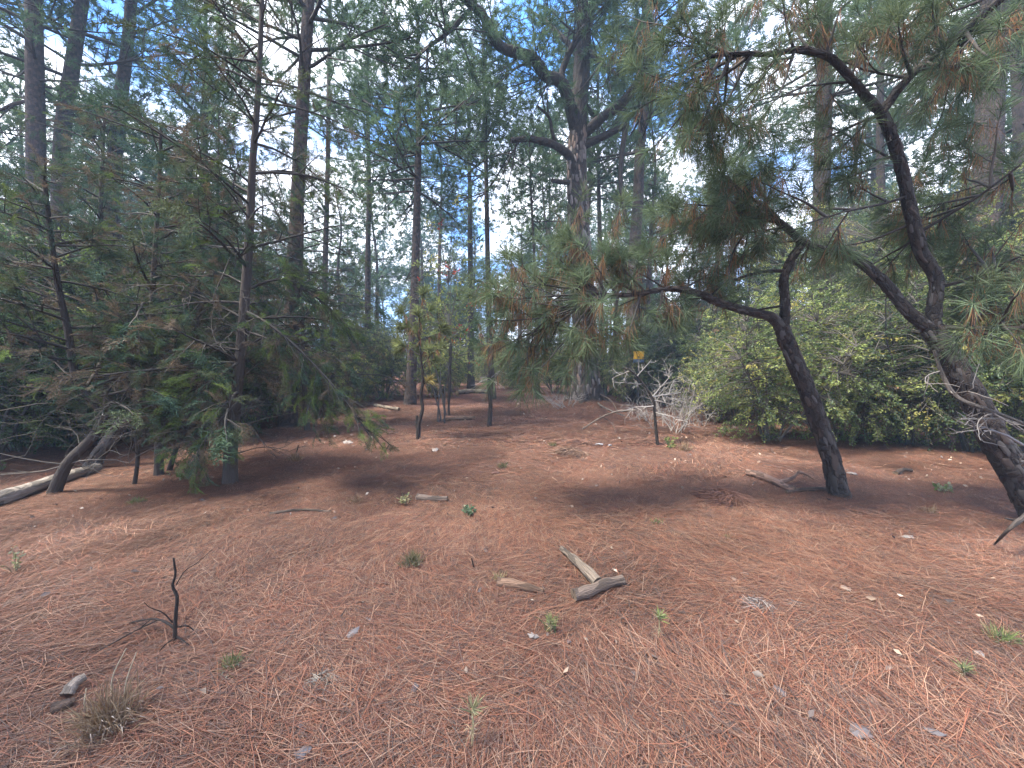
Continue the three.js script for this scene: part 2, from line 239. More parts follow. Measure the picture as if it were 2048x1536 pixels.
// fallen needles: small mats of loose bundles, laid over the floor
{
  const cols = [[0.215, 0.078, 0.042], [0.26, 0.104, 0.058], [0.16, 0.058, 0.036], [0.28, 0.135, 0.080], [0.085, 0.038, 0.027], [0.155, 0.092, 0.070], [0.09, 0.064, 0.053], [0.33, 0.195, 0.128]];
  const variants = [];
  const patch = (seed, n, R, wide) => {
    const r = RNG(seed), g = new Geo(true);
    for (let i = 0; i < n; i++) {
      const q = Math.sqrt(r()) * R, a0 = r() * 6.2832, a = r() < 0.55 ? gauss(r) * 0.75 : r() * 6.2832, L = rr(r, 0.09, 0.19), w = wide * rr(r, 0.7, 1.4), bend = gauss(r) * 0.4, lift = rr(r, 0.002, 0.028), tilt = gauss(r) * 0.10, c = vary(cols[Math.floor(r() * 8)], r, 0.2);
      let x = q * Math.cos(a0), z = q * Math.sin(a0), y = lift, an = a; const N = 3, row = [];
      for (let k = 0; k <= N; k++) { const ww = w * (k === N ? 0.3 : 1) / 2, sx = Math.sin(an), cz = Math.cos(an); row.push([g.v(x - sx * ww, y, z - cz * ww, c, -sx * 0.5, 0.86, -cz * 0.5), g.v(x + sx * ww, y + ww * 0.3, z + cz * ww, c, sx * 0.5, 0.86, cz * 0.5)]); x += Math.cos(an) * L / N; z -= Math.sin(an) * L / N; y = Math.max(0.001, y + (tilt + 0.03 * (1 - k)) * L / N); an += bend / N; }
      for (let k = 0; k < N; k++) { g.tri(row[k][0], row[k][1], row[k + 1][1]); g.tri(row[k][0], row[k + 1][1], row[k + 1][0]); }
    }
    return g.build();
  };
  for (let i = 0; i < 6; i++) variants.push(patch(900 + i, 430, 0.34, 0.0016));
  for (let i = 0; i < 4; i++) variants.push(patch(950 + i, 210, 0.45, 0.0055));
  const places = variants.map(() => []), r = RNG(31337);
  const drop = (x, z, far) => { const k = far ? 6 + Math.floor(r() * 4) : Math.floor(r() * 6), f = fbm(x * 0.45, z * 0.45, 77, 2) * 7 + gauss(r) * 0.7; places[k].push([x, height(x, z), z, f, rr(r, 0.85, 1.25), 0.6 + 0.5 * r() + 0.75 * fbm(x * 0.8, z * 0.8, 12, 3), r()]); };
  for (let i = 0; i < 3600; i++) { const d = Math.sqrt(rr(r, 0.4, 40)); drop(rr(r, -1.45, 1.45) * (d + 0.3), -d, false); }
  for (let i = 0; i < 2600; i++) { const d = Math.sqrt(rr(r, 22, 150)); drop(rr(r, -1.45, 1.45) * d, -d, true); }
  for (let i = 0; i < 1100; i++) { const d = Math.sqrt(rr(r, 140, 520)); drop(rr(r, -0.9, 0.9) * d, -d, true); }
  const litter = new THREE.Group(); litter.name = 'pine_needle_litter'; litter.userData = { kind: 'stuff', label: 'loose rust red pine needles lying over the forest floor', category: 'needles' }; scene.add(litter);
  const m4 = new THREE.Matrix4(), q = new THREE.Quaternion(), c = new THREE.Color(), up = V(0, 1, 0), nrm = V(), q2 = new THREE.Quaternion();
  variants.forEach((g, k) => {
    const im = new THREE.InstancedMesh(g, M.litter, places[k].length); im.name = 'needles'; im.castShadow = im.receiveShadow = true; im.userData.kind = 'stuff';
    places[k].forEach(([x, y, z, a, s, t, w], i) => { const e = 0.15; nrm.set(height(x - e, z) - height(x + e, z), 2 * e, height(x, z - e) - height(x, z + e)).normalize(); q2.setFromUnitVectors(up, nrm); q.setFromAxisAngle(up, a).premultiply(q2); m4.compose(V(x, y, z), q, V(s, s, s)); im.setMatrixAt(i, m4); c.setRGB(t, t * (0.95 + 0.12 * w), t * (0.92 + 0.2 * w)); im.setColorAt(i, c); });
    litter.add(im);
  });
}

// ------------------------------------------------------------------ trees: helpers
const rel = (o, base) => { o.position.copy(base); o.traverse((m) => { if (m.isMesh && !m.userData.done) { m.geometry.translate(-base.x, -base.y, -base.z); m.userData.done = 1; } }); o.traverse((m) => delete m.userData.done); };
// tall pine along a world path; crown starts at height yc
function tallPine(o) {
  const r = RNG(o.seed), t = thing(o.name ?? 'pine_tree', o.label, 'tree', o.group), trunk = new Geo(true, true), wood = new Geo(true), f = new Geo();
  const col = vary(o.col ?? BARK, r, 0.12), path = smoothPath(o.pts, o.per ?? 26), y0 = o.pts[0].y, y1 = o.pts[o.pts.length - 1].y;
  const R = (q) => (o.r0 + (o.r1 - o.r0) * Math.pow(q, 0.9)) * (1 + 0.35 * Math.exp(-q * (y1 - y0) / 0.35));
  tube(trunk, path, R, o.segs ?? 12, col, { disp: o.disp });
  const P = { ...MID, ...(o.par ?? {}) }; if (o.tuft) P.tuft = { ...MID.tuft, ...o.tuft };
  const n = o.branches ?? 34, yc = o.yc;
  for (let i = 0; i < n; i++) {
    const y = yc + (y1 - yc) * Math.pow((i + r()) / n, 0.9), q = (y - y0) / (y1 - y0), k = Math.max(0, path.findIndex((p) => p.y >= y)), p = path[k], s = (y - yc) / (y1 - yc);
    const a = r() * 6.2832 + i * 2.4, L = (o.len ?? 2.6) * rr(r, 0.55, 1.15) * (0.35 + 0.75 * Math.sin(Math.PI * Math.min(1, 0.25 + s * 0.75)) ), up = -0.1 + 0.75 * s + gauss(r) * 0.2;
    shoot(wood, f, p, V(Math.cos(a), up, Math.sin(a)), L, Math.min(R(q) * 0.55, 0.012 * L + 0.012), 0, r, P);
  }
  for (let i = 0; i < (o.stubs ?? 7); i++) {          // dead bare branches below the crown
    const y = rr(r, y0 + 0.25 * (yc - y0), yc + 0.15 * (y1 - yc)), p = path[Math.max(0, path.findIndex((k) => k.y >= y))], a = r() * 6.2832, d = V(Math.cos(a), rr(r, -0.25, 0.4), Math.sin(a)), L = rr(r, 0.3, 1.5), pts = [p.clone()]; let c = p.clone();
    for (let k = 0; k < 4; k++) { d.y += gauss(r) * 0.2; d.x += gauss(r) * 0.2; d.normalize(); c = c.clone().addScaledVector(d, L / 4); pts.push(c); }
    tube(wood, pts, (q) => (0.014 + 0.008 * L) * (1 - 0.75 * q), 4, vary(TW, r, 0.3), {});
  }
  const tk = mesh('trunk', trunk, M.bark, t); mesh('branches', wood, M.twig, t, 'stuff'); mesh('crown', f, M.needle, t, 'stuff');
  (o.extra ?? (() => {}))(t, path, r);
  if (!o.local) rel(t, o.pts[0].clone());
  return t;
}
const sink = (p) => V(p.x, p.y - 0.08, p.z);
// ------------------------------------------------------------------ cedars
const CG = { a: [0.056, 0.094, 0.058], b: [0.084, 0.104, 0.052], c: [0.13, 0.098, 0.066], lime: [0.11, 0.155, 0.042] };
const sprayGeos = [0, 1, 2, 3].map((k) => {      // a feathery frond of one metre, scaled down where it is used
  const r = RNG(1700 + k), g = new Geo(), c = [1, 1, 1]; let p = V(0, 0, 0); const d = V(0, 0, 1);
  for (let i = 0; i < 13; i++) {
    d.y -= 0.05; d.x += gauss(r) * 0.12; d.normalize(); p = p.clone().addScaledVector(d, 1 / 13);
    for (const sd of [-1, 1]) {
      const q = V(sd * rr(r, 0.6, 1), rr(r, -0.6, 0.3), rr(r, 0.5, 1.1)).normalize(), L = rr(r, 0.18, 0.36) * (1.1 - 0.045 * i);
      needleAt(g, p.x, p.y, p.z, q.x, q.y, q.z, L, 0.022, vary(c, r, 0.2), 0.2, false, r);
      for (let m = 0; m < 4; m++) { const t = rr(r, 0.15, 0.9) * L, e = q.clone().add(rdir(r).multiplyScalar(0.9)).normalize(); needleAt(g, p.x + q.x * t, p.y + q.y * t - 0.1 * t, p.z + q.z * t, e.x, e.y, e.z, rr(r, 0.07, 0.17), 0.024, vary(c, r, 0.25), 0.15, false, r); }
    }
  }
  return g.build();
});
function cedarSpray(f, pts, dirs, r, o) {
  const base = r() < o.deadShare ? CG.c : r() < o.limeShare ? CG.lime : r() < 0.6 ? CG.a : CG.b, L = pts[0].distanceTo(pts[pts.length - 1]) * 1.15;
  for (let i = 0; i < (o.sprays ?? 2); i++) f.sprays.push([pts[Math.min(pts.length - 1, i)], dirs[Math.floor(r() * dirs.length)].clone().add(rdir(r).multiplyScalar(0.35)).normalize(), Math.max(o.sprayMin ?? 0.16, L * rr(r, 0.8, 1.3)), r() * 6.28, vary(base, r, 0.35), Math.floor(r() * 4)]);
}
function crownOf(f, parent, base) {
  const z = V(0, 0, 1), q = new THREE.Quaternion(), q2 = new THREE.Quaternion(), m4 = new THREE.Matrix4(), c = new THREE.Color();
  for (let k = 0; k < 4; k++) { const L = f.sprays.filter((x) => x[5] === k), im = new THREE.InstancedMesh(sprayGeos[k], M.cedar, L.length); im.name = 'crown'; im.userData.kind = 'stuff'; im.castShadow = im.receiveShadow = true; L.forEach(([p, d, s, a, col], i) => { q.setFromUnitVectors(z, d); q2.setFromAxisAngle(z, (a - 3.14) * 0.35); q.multiply(q2); m4.compose(p.clone().sub(base), q, V(s, s, s)); im.setMatrixAt(i, m4); im.setColorAt(i, c.setRGB(...col)); }); parent.add(im); }
}
const CEDAR = { step: 0.11, wob: 0.12, trop: [-0.32, -0.5, -0.5], segs: [5, 3, 3], max: 2, kids: [6, 5.5], from: [0.18, 0.15], sprays: 2, sprayMin: 0.12, ratio: 0.34, minLen: 0.12, lift: 0.05, twigCol: [0.045, 0.038, 0.033], end: cedarSpray,  deadShare: 0.22, limeShare: 0.12 };
function cedar(o) {
  const r = RNG(o.seed), t = thing(o.name ?? 'cedar_tree', o.label, 'tree', o.group), trunk = new Geo(true, true), wood = new Geo(true), f = { sprays: [] };
  const path = smoothPath(o.pts, 34), y0 = o.pts[0].y, y1 = o.pts[o.pts.length - 1].y, P = { ...CEDAR, ...(o.par ?? {}) };
  const R = (q) => o.r0 + (o.r1 - o.r0) * q;
  tube(trunk, path, (q) => R(q) * (1 + 0.3 * Math.exp(-q * 30)), 10, vary(CBARK, r, 0.15), { disp: (a, l, k) => 0.16 * k * fbm(Math.cos(a) * 1.6, l * 0.7, Math.sin(a) * 1.6, 2) });
  for (let i = 0; i < o.branches; i++) {
    const s = (i + r()) / o.branches, y = y0 + (o.from ?? 0.5) + (y1 - y0 - (o.from ?? 0.5)) * s, k = Math.max(0, path.findIndex((p) => p.y >= y)), a = r() * 6.2832 + i * 2.4, L = o.len * rr(r, 0.5, 1.15) * Math.pow(1.04 - s, o.shape ?? 0.55);
    shoot(wood, f, path[k], V(Math.cos(a), rr(r, 0.05, 0.65), Math.sin(a)), L, 0.009 * L + 0.006, 0, r, s < 0.22 ? { ...P, deadShare: 0.4 } : P);
  }
  for (const [pts, r0] of o.limbs ?? []) {              // limbs the photograph shows one by one
    const w = smoothPath(pts, 14); tube(wood, w, (q) => r0 * (1 - 0.75 * q) + 0.002, 6, vary(TW, r, 0.15), {});
    for (let i = 2; i < w.length - 1; i++) for (let k = 0; k < 3; k++) { const d = w[i + 1].clone().sub(w[i]).normalize().add(rdir(r).multiplyScalar(0.8)); shoot(wood, f, w[i], d, rr(r, 0.15, 0.45), 0.005, 1, r, { ...P, limeShare: o.limbLime ?? 0.3 }); }
  }
  for (let i = 0; i < (o.bare ?? 16); i++) {            // dead grey twigs low on the stem
    const y = y0 + rr(r, 0.3, 0.35 * (y1 - y0)), k = Math.max(0, path.findIndex((p) => p.y >= y)), a = r() * 6.2832, d = V(Math.cos(a), rr(r, -0.2, 0.7), Math.sin(a)), L = rr(r, 0.3, 1.0), pts = [path[k].clone()]; let c = path[k].clone();
    for (let q = 0; q < 5; q++) { d.add(V(gauss(r), gauss(r), gauss(r)).multiplyScalar(0.22)).normalize(); c = c.clone().addScaledVector(d, L / 5); pts.push(c); }
    bareTwigs(wood, path[k], d, L, 0.006, 2, r, [0.075, 0.066, 0.058]);
  }
  mesh('trunk', trunk, M.cedarBark, t); mesh('branches', wood, M.twig, t, 'stuff'); if (!o.local) rel(t, o.pts[0].clone()); crownOf(f, t, o.local ? V(0, 0, 0) : o.pts[0]);
  return t;
}
// ------------------------------------------------------------------ broadleaf shrubs (small oval evergreen leaves)
const LC = { dark: [0.050, 0.088, 0.038], mid: [0.125, 0.175, 0.052], light: [0.25, 0.29, 0.085], yellow: [0.36, 0.33, 0.09], red: [0.35, 0.07, 0.04], tan: [0.22, 0.15, 0.085] };
function leaf(g, p, d, L, w, c, r) {
  basis(d); const a = r() * 6.2832, sx = _x.x * Math.cos(a) + _y.x * Math.sin(a), sy = _x.y * Math.cos(a) + _y.y * Math.sin(a), sz = _x.z * Math.cos(a) + _y.z * Math.sin(a), h = w * 0.5, k = 0.5;
  const ux = d.y * sz - d.z * sy, uy = d.z * sx - d.x * sz, uz = d.x * sy - d.y * sx, q = h * 0.35;
  const A = g.v(p.x, p.y, p.z, c), B = g.v(p.x + d.x * L * k + sx * h + ux * q, p.y + d.y * L * k + sy * h + uy * q, p.z + d.z * L * k + sz * h + uz * q, c), C = g.v(p.x + d.x * L, p.y + d.y * L, p.z + d.z * L, c), D = g.v(p.x + d.x * L * k - sx * h + ux * q, p.y + d.y * L * k - sy * h + uy * q, p.z + d.z * L * k - sz * h + uz * q, c);
  g.tri(A, B, C); g.tri(A, C, D);
}
function shrub(o) {                       // built at its own base
  const r = RNG(o.seed), t = thing(o.name ?? 'yaupon_shrub', o.label ?? '', o.category ?? 'shrub', o.group), wood = new Geo(true), f = new Geo(), nodes = [];
  for (let i = 0; i < o.stems; i++) {
    const a = r() * 6.2832, lean = rr(r, 0.1, 0.55) * (o.spread ?? 1), L = o.H * rr(r, 0.65, 0.95), d = V(Math.cos(a) * lean, 1, Math.sin(a) * lean).normalize(), pts = []; let c = V(Math.cos(a) * 0.12, -0.06, Math.sin(a) * 0.12);
    for (let k = 0; k <= 12; k++) { pts.push(c.clone()); d.add(V(gauss(r) * 0.16, gauss(r) * 0.04, gauss(r) * 0.16)).normalize(); c = c.clone().addScaledVector(d, L / 12); if (k > 2) nodes.push(c); }
    tube(wood, pts, (q) => (o.stemR ?? 0.022) * (1 - 0.8 * q) + 0.003, 5, vary([0.07, 0.062, 0.055], r, 0.3), {});
  }
  const sx = o.R, off = V(o.dx ?? 0, 0, 0);
  let made = 0, tries = 0;
  while (made < o.clumps && tries++ < o.clumps * 12) {
    const d = rdir(r), rad = Math.pow(r(), 0.42), bump = 1 + 0.45 * fbm(d.x * 1.6 + o.seed, d.y * 1.6, d.z * 1.6, 2);
    const p = V(d.x * sx * rad * bump, o.H * (o.mid ?? 0.52) + d.y * o.H * (o.mid ?? 0.52) * rad * bump, d.z * sx * rad * bump).add(off);
    if (p.y < (o.low ?? 0.12) || fbm(p.x * 1.4 + o.seed * 3, p.y * 1.4, p.z * 1.4, 2) < (o.gap ?? -0.12)) continue;
    let best = null, bd = 1e9; for (const n of nodes) { const q = n.distanceToSquared(p) + (n.y > p.y + 0.5 ? 1 : 0); if (q < bd) { bd = q; best = n; } }
    const out = p.clone().sub(best).normalize().multiplyScalar(0.8).add(V(gauss(r) * 0.6, gauss(r) * 0.4 - (o.droop ?? 0.25), gauss(r) * 0.6)).normalize(), m = best.clone().lerp(p, 0.55).add(V(0, 0.12 * Math.sqrt(bd), 0));
    const L = o.twig ?? rr(r, 0.16, 0.3), e = p.clone().addScaledVector(out, L);
    tube(wood, [best, m, p, e], (q) => 0.006 * (1 - q) + 0.0014, 3, vary([0.08, 0.07, 0.06], r, 0.35), { open: true });
    const tone = r(), base = tone < o.mix[0] ? LC.dark : tone < o.mix[1] ? LC.mid : tone < o.mix[2] ? LC.light : tone < o.mix[3] ? LC.yellow : (o.last ?? LC.tan), cl = vary(base, r, 0.25);
    for (let k = 0; k < o.leaves; k++) { const s = rr(r, -0.25, 1), q = p.clone().addScaledVector(out, L * s).add(rdir(r).multiplyScalar(0.03)); const ld = rdir(r).addScaledVector(out, 0.7); ld.y -= 0.15; leaf(f, q, ld.normalize(), o.size * rr(r, 0.6, 1.25), o.size * rr(r, 0.38, 0.58), vary(cl, r, 0.3), r); }
    made++;
  }
  mesh('branches', wood, M.twig, t, 'stuff'); mesh('foliage', f, M.leaf, t, 'stuff');
  return t;
}

// ------------------------------------------------------------------ the two crooked pines in front
const plateGeos = [0, 1, 2, 3, 4].map((k) => {            // a flake of pine bark: uneven outline, curved, proud at its lower edge
  const r = RNG(60 + k), g = new Geo(), n = 10, top = [], bot = [], c = [1, 1, 1];
  for (let i = 0; i < n; i++) { const a = i / n * 6.2832, q = rr(r, 0.78, 1.12), sq = 1 / Math.pow(Math.pow(Math.abs(Math.cos(a)), 4) + Math.pow(Math.abs(Math.sin(a)), 4), 0.25), x = Math.cos(a) * 0.5 * q * sq, y = Math.sin(a) * 0.5 * q * sq; top.push([x, y, 0.55 + (-y) * 0.55 + r() * 0.15 - x * x * 0.8]); bot.push([x * 1.05, y * 1.02, -0.6]); }
  const m = g.v(0, 0.02, 0.72, c); for (let i = 0; i < n; i++) { const j = (i + 1) % n; const A = g.v(...top[i], c), B = g.v(...top[j], c), C = g.v(...bot[i], c), D = g.v(...bot[j], c); g.tri(m, A, B); g.tri(A, C, D); g.tri(A, D, B); }
  return g.build();
});
const plateMats = [[0.050, 0.043, 0.040], [0.042, 0.036, 0.033], [0.075, 0.066, 0.063], [0.058, 0.041, 0.034], [0.036, 0.031, 0.028]].map((c) => { const m = M.plate.clone(); m.color.setRGB(...c); return m; });
const paleplates = [[0.13, 0.112, 0.107], [0.10, 0.085, 0.08], [0.175, 0.155, 0.15], [0.15, 0.105, 0.086], [0.08, 0.068, 0.065]].map((c) => { const m = M.plate.clone(); m.color.setRGB(...c); return m; });
function barkPlates(parent, path, R, n, seed, size, thick, t0 = 0.01, t1 = 0.97, mats = plateMats) {   // path in world; call before rel()
  const r = RNG(seed), x = V(), y = V(), z = V(), m4 = new THREE.Matrix4();
  for (let i = 0; i < n; i++) {
    const t = t0 + (t1 - t0) * ((i + r()) / n), f = t * (path.length - 1), k = Math.min(path.length - 2, Math.floor(f)), p = path[k].clone().lerp(path[k + 1], f - k); y.subVectors(path[k + 1], path[k]).normalize();
    z.copy(rdir(r)); z.z = Math.abs(z.z) * (r() < 0.8 ? 1 : -1); z.addScaledVector(y, -z.dot(y)).normalize(); x.crossVectors(y, z); const rad = R(t), s = size * rr(r, 0.6, 1.35);
    const m = mesh('bark_plate', plateGeos[Math.floor(r() * 5)], mats[Math.floor(r() * 5)], parent); p.addScaledVector(z, rad * 1.0);
    m4.makeBasis(x, y, z); m.quaternion.setFromRotationMatrix(m4); m.rotateZ(gauss(r) * 0.25); m.scale.set(Math.min(s * rr(r, 0.35, 0.6), rad * 0.7), s * rr(r, 1.0, 1.9), thick * rr(r, 0.7, 1.3)); m.position.copy(p);
  }
}
function crookedPine(o) {
  const t = thing('crooked_pine', o.label, 'tree', 'crooked pines at the clearing edge'), base = o.trunk[0][0] instanceof THREE.Vector3 ? o.trunk[0][0] : null, r = RNG(o.seed), wood = new Geo(true), f = new Geo();
  const tr = new Geo(true, true), tp = smoothPath(o.trunk.map((q) => at(...q)), 90), R0 = (q) => (o.r0 + (o.r1 - o.r0) * q) * (1 + 0.28 * Math.exp(-q * 22));
  tube(tr, tp, R0, 40, BARKD, { disp: barkDisp(0.024, false, 0.11) });
  const tm = mesh('trunk', tr, M.barkNear, t); barkPlates(tm, tp, R0, o.plates ?? 150, o.seed + 1, 0.075, 0.011);
  for (const L of o.limbs) {
    const g = new Geo(true, true), pts = L.pts.map((q) => at(...q)), p = smoothPath(pts, 50), R = (q) => L.r0 + (L.r1 - L.r0) * q;
    tube(g, p, R, L.r0 > 0.03 ? 24 : 10, BARKD, { disp: L.r0 > 0.03 ? barkDisp(0.014, false, 0.09) : undefined });
    const m = mesh('limb', g, M.barkNear, t); if (L.plates) barkPlates(m, p, R, L.plates, o.seed + 7 + L.plates, 0.05, 0.008);
    const P = { ...NEAR, ...(L.par ?? {}) }; if (L.tuft) P.tuft = { ...TUFT_NEAR, ...L.tuft };
    for (let i = 0; i < (L.shoots ?? 0); i++) {
      const q = rr(r, L.from ?? 0.3, 1), k = Math.min(p.length - 2, Math.floor(q * (p.length - 1))), d = p[k + 1].clone().sub(p[k]).normalize().multiplyScalar(0.5).add(rdir(r)); d.y = d.y * 0.6 + (L.up ?? 0.15); d.z = -Math.abs(d.z) * 0.8 + (L.dz ?? 0);
      shoot(wood, f, p[k], d, rr(r, L.len[0], L.len[1]), rr(r, 0.008, 0.014), 0, r, P);
    }
    for (const [a, len, q] of L.aim ?? []) { const k = Math.floor(q * (p.length - 1)), e = at(...a), d = e.clone().sub(p[k]); shoot(wood, f, p[k], d, d.length() * len, 0.014, 0, r, P); }
    for (let i = 0; i < (L.dead ?? 0); i++) { const k = Math.floor(rr(r, 0.1, 1) * (p.length - 1)), d = rdir(r); d.y -= 0.4; const pts = [p[k].clone()]; let c = p[k].clone(); const l = rr(r, 0.1, 0.4); for (let s = 0; s < 4; s++) { d.add(rdir(r).multiplyScalar(0.35)).normalize(); c = c.clone().addScaledVector(d, l / 4); pts.push(c); } tube(wood, pts, (s) => 0.004 * (1 - 0.7 * s), 4, TW, {}); }
  }
  mesh('branches', wood, M.twig, t, 'stuff'); mesh('crown', f, M.needle, t, 'stuff');
  const b = tp[0].clone(); t.position.copy(b); for (const c of t.children) { c.geometry.translate(-b.x, -b.y, -b.z); for (const k of c.children) k.position.sub(b); }
  return t;
}
crookedPine({
  seed: 71, r0: 0.090, r1: 0.068, plates: 90, label: 'leaning crooked pine with forked limbs standing in front of the leafy shrubs',
  trunk: [[1682, 1012, 4.1], [1672, 960, 4.1], [1662, 920, 4.1], [1640, 850, 4.1], [1608, 768, 4.1], [1580, 700, 4.1], [1562, 655, 4.1]],
  limbs: [
    { pts: [[1566, 665, 4.1], [1545, 636, 4.08], [1500, 624, 4.05], [1440, 606, 4.0], [1385, 583, 3.95], [1335, 578, 3.9], [1260, 590, 3.85], [1180, 588, 3.8]], r0: 0.054, r1: 0.013, plates: 70, shoots: 9, from: 0.55, len: [0.35, 0.8], up: 0.25, dead: 16, tuft: { dead: 20 },
      aim: [[[1010, 690, 3.6], 0.9, 0.97], [[960, 600, 3.7], 0.9, 0.98], [[1060, 560, 3.9], 0.9, 0.93], [[1100, 690, 3.6], 0.85, 0.95], [[1210, 690, 3.8], 0.8, 0.9], [[1270, 670, 3.7], 0.8, 0.82], [[1150, 500, 3.9], 0.9, 0.95], [[985, 715, 3.6], 0.9, 0.98], [[1060, 725, 3.5], 0.85, 0.97], [[1140, 660, 3.6], 0.85, 0.95], [[940, 655, 3.7], 0.9, 1], [[1250, 540, 3.9], 0.9, 0.8], [[1330, 640, 3.7], 0.7, 0.75], [[1000, 520, 4.0], 0.9, 0.96], [[1330, 520, 4.0], 0.8, 0.72], [[1100, 450, 4.1], 0.9, 0.9], [[1215, 470, 4.1], 0.9, 0.85]] },
    { pts: [[1568, 668, 4.1], [1570, 610, 4.1], [1568, 555, 4.1], [1585, 515, 4.1], [1601, 488, 4.12], [1580, 462, 4.1], [1556, 442, 4.05], [1530, 415, 4.0]], r0: 0.046, r1: 0.026, plates: 45, shoots: 7, from: 0.75, len: [0.4, 0.9], up: 0.1, dead: 10, tuft: { dead: 18 },
      aim: [[[1440, 480, 3.8], 0.9, 0.95], [[1400, 420, 3.7], 0.9, 0.98], [[1480, 400, 3.7], 0.9, 1], [[1330, 470, 3.9], 0.9, 0.95], [[1390, 530, 3.8], 0.8, 0.92], [[1450, 350, 3.8], 0.9, 1], [[1360, 390, 3.9], 0.9, 1], [[1550, 370, 3.7], 0.9, 1], [[1300, 430, 4.0], 0.9, 1]] },
    { pts: [[1570, 542, 4.1], [1530, 543, 4.08], [1480, 556, 4.05], [1440, 575, 4.0], [1415, 600, 4.0]], r0: 0.020, r1: 0.008, shoots: 2, len: [0.2, 0.35], from: 0.6, dead: 8 },
    { pts: [[1570, 611, 4.1], [1530, 617, 4.05], [1490, 622, 4.0]], r0: 0.014, r1: 0.007, dead: 3 },
  ],
});
crookedPine({
  seed: 83, r0: 0.115, r1: 0.076, plates: 100, label: 'crooked pine at the right edge with curving trunk and overhanging boughs',
  trunk: [[2098, 1075, 3.35], [2072, 1020, 3.35], [2040, 965, 3.4], [2005, 905, 3.42], [1970, 840, 3.45], [1930, 770, 3.5], [1890, 700, 3.55], [1862, 655, 3.6]],
  limbs: [
    { pts: [[1866, 668, 3.6], [1868, 610, 3.6], [1872, 560, 3.6], [1842, 500, 3.6], [1822, 430, 3.58], [1806, 350, 3.55], [1782, 270, 3.5], [1760, 222, 3.48]], r0: 0.054, r1: 0.038, plates: 60, shoots: 8, from: 0.3, len: [0.4, 0.9], up: -0.05, dead: 10, dz: -0.3 },
    { pts: [[1762, 226, 3.48], [1725, 185, 3.45], [1690, 145, 3.4], [1655, 112, 3.35], [1600, 100, 3.3], [1540, 108, 3.25], [1480, 108, 3.2], [1420, 112, 3.15]], r0: 0.033, r1: 0.011, plates: 25, shoots: 12, from: 0.15, len: [0.4, 0.95], up: 0.15, dead: 10,
      aim: [[[1450, 60, 3.1], 0.9, 0.95], [[1400, 170, 3.1], 0.9, 0.95], [[1560, 30, 3.2], 0.9, 0.6], [[1680, 20, 3.3], 0.9, 0.45], [[1380, 60, 3.1], 0.9, 1], [[1450, 220, 3.2], 0.9, 0.8], [[1560, 230, 3.2], 0.9, 0.6], [[1400, 270, 3.3], 1, 0.9]] },
    { pts: [[1762, 226, 3.48], [1800, 175, 3.45], [1850, 125, 3.4], [1930, 62, 3.3], [2000, 0, 3.2], [2060, -60, 3.1]], r0: 0.034, r1: 0.016, plates: 20, shoots: 10, from: 0.1, len: [0.4, 0.9], up: 0.05, dead: 8,
      aim: [[[1780, 60, 3.2], 0.9, 0.3], [[1900, 160, 3.2], 0.9, 0.4], [[1860, 30, 3.1], 0.9, 0.5], [[1980, 120, 3.0], 0.9, 0.6]] },
    { pts: [[1862, 662, 3.6], [1815, 622, 3.65], [1765, 562, 3.75], [1722, 525, 3.85], [1665, 506, 3.95], [1618, 490, 4.0], [1596, 478, 4.02]], r0: 0.052, r1: 0.028, plates: 60, dead: 14, shoots: 2, len: [0.3, 0.5], from: 0.8 },
    { pts: [[1866, 655, 3.6], [1920, 656, 3.45], [1990, 658, 3.3], [2070, 655, 3.15]], r0: 0.030, r1: 0.016, shoots: 5, len: [0.35, 0.6], from: 0.2, up: 0.2, dead: 5, aim: [[[1960, 610, 2.9], 0.9, 0.5], [[2010, 590, 2.9], 0.9, 0.7]] },
    { pts: [[1835, 390, 3.58], [1790, 405, 3.5], [1700, 425, 3.3], [1620, 450, 3.2]].map((q) => [q[0] - 15, q[1] - 0, q[2]]), r0: 0.014, r1: 0.005, shoots: 4, len: [0.3, 0.6], from: 0.3, up: 0 },
    { pts: [[1828, 470, 3.6], [1880, 440, 3.5], [1960, 390, 3.35], [2040, 330, 3.2]], r0: 0.016, r1: 0.007, shoots: 7, len: [0.35, 0.7], from: 0.2, up: 0.0 },
    { pts: [[1875, 575, 3.6], [1930, 560, 3.5], [2000, 530, 3.35], [2070, 500, 3.2]], r0: 0.018, r1: 0.008, shoots: 6, len: [0.3, 0.6], from: 0.2, up: 0.0 },
  ],
});

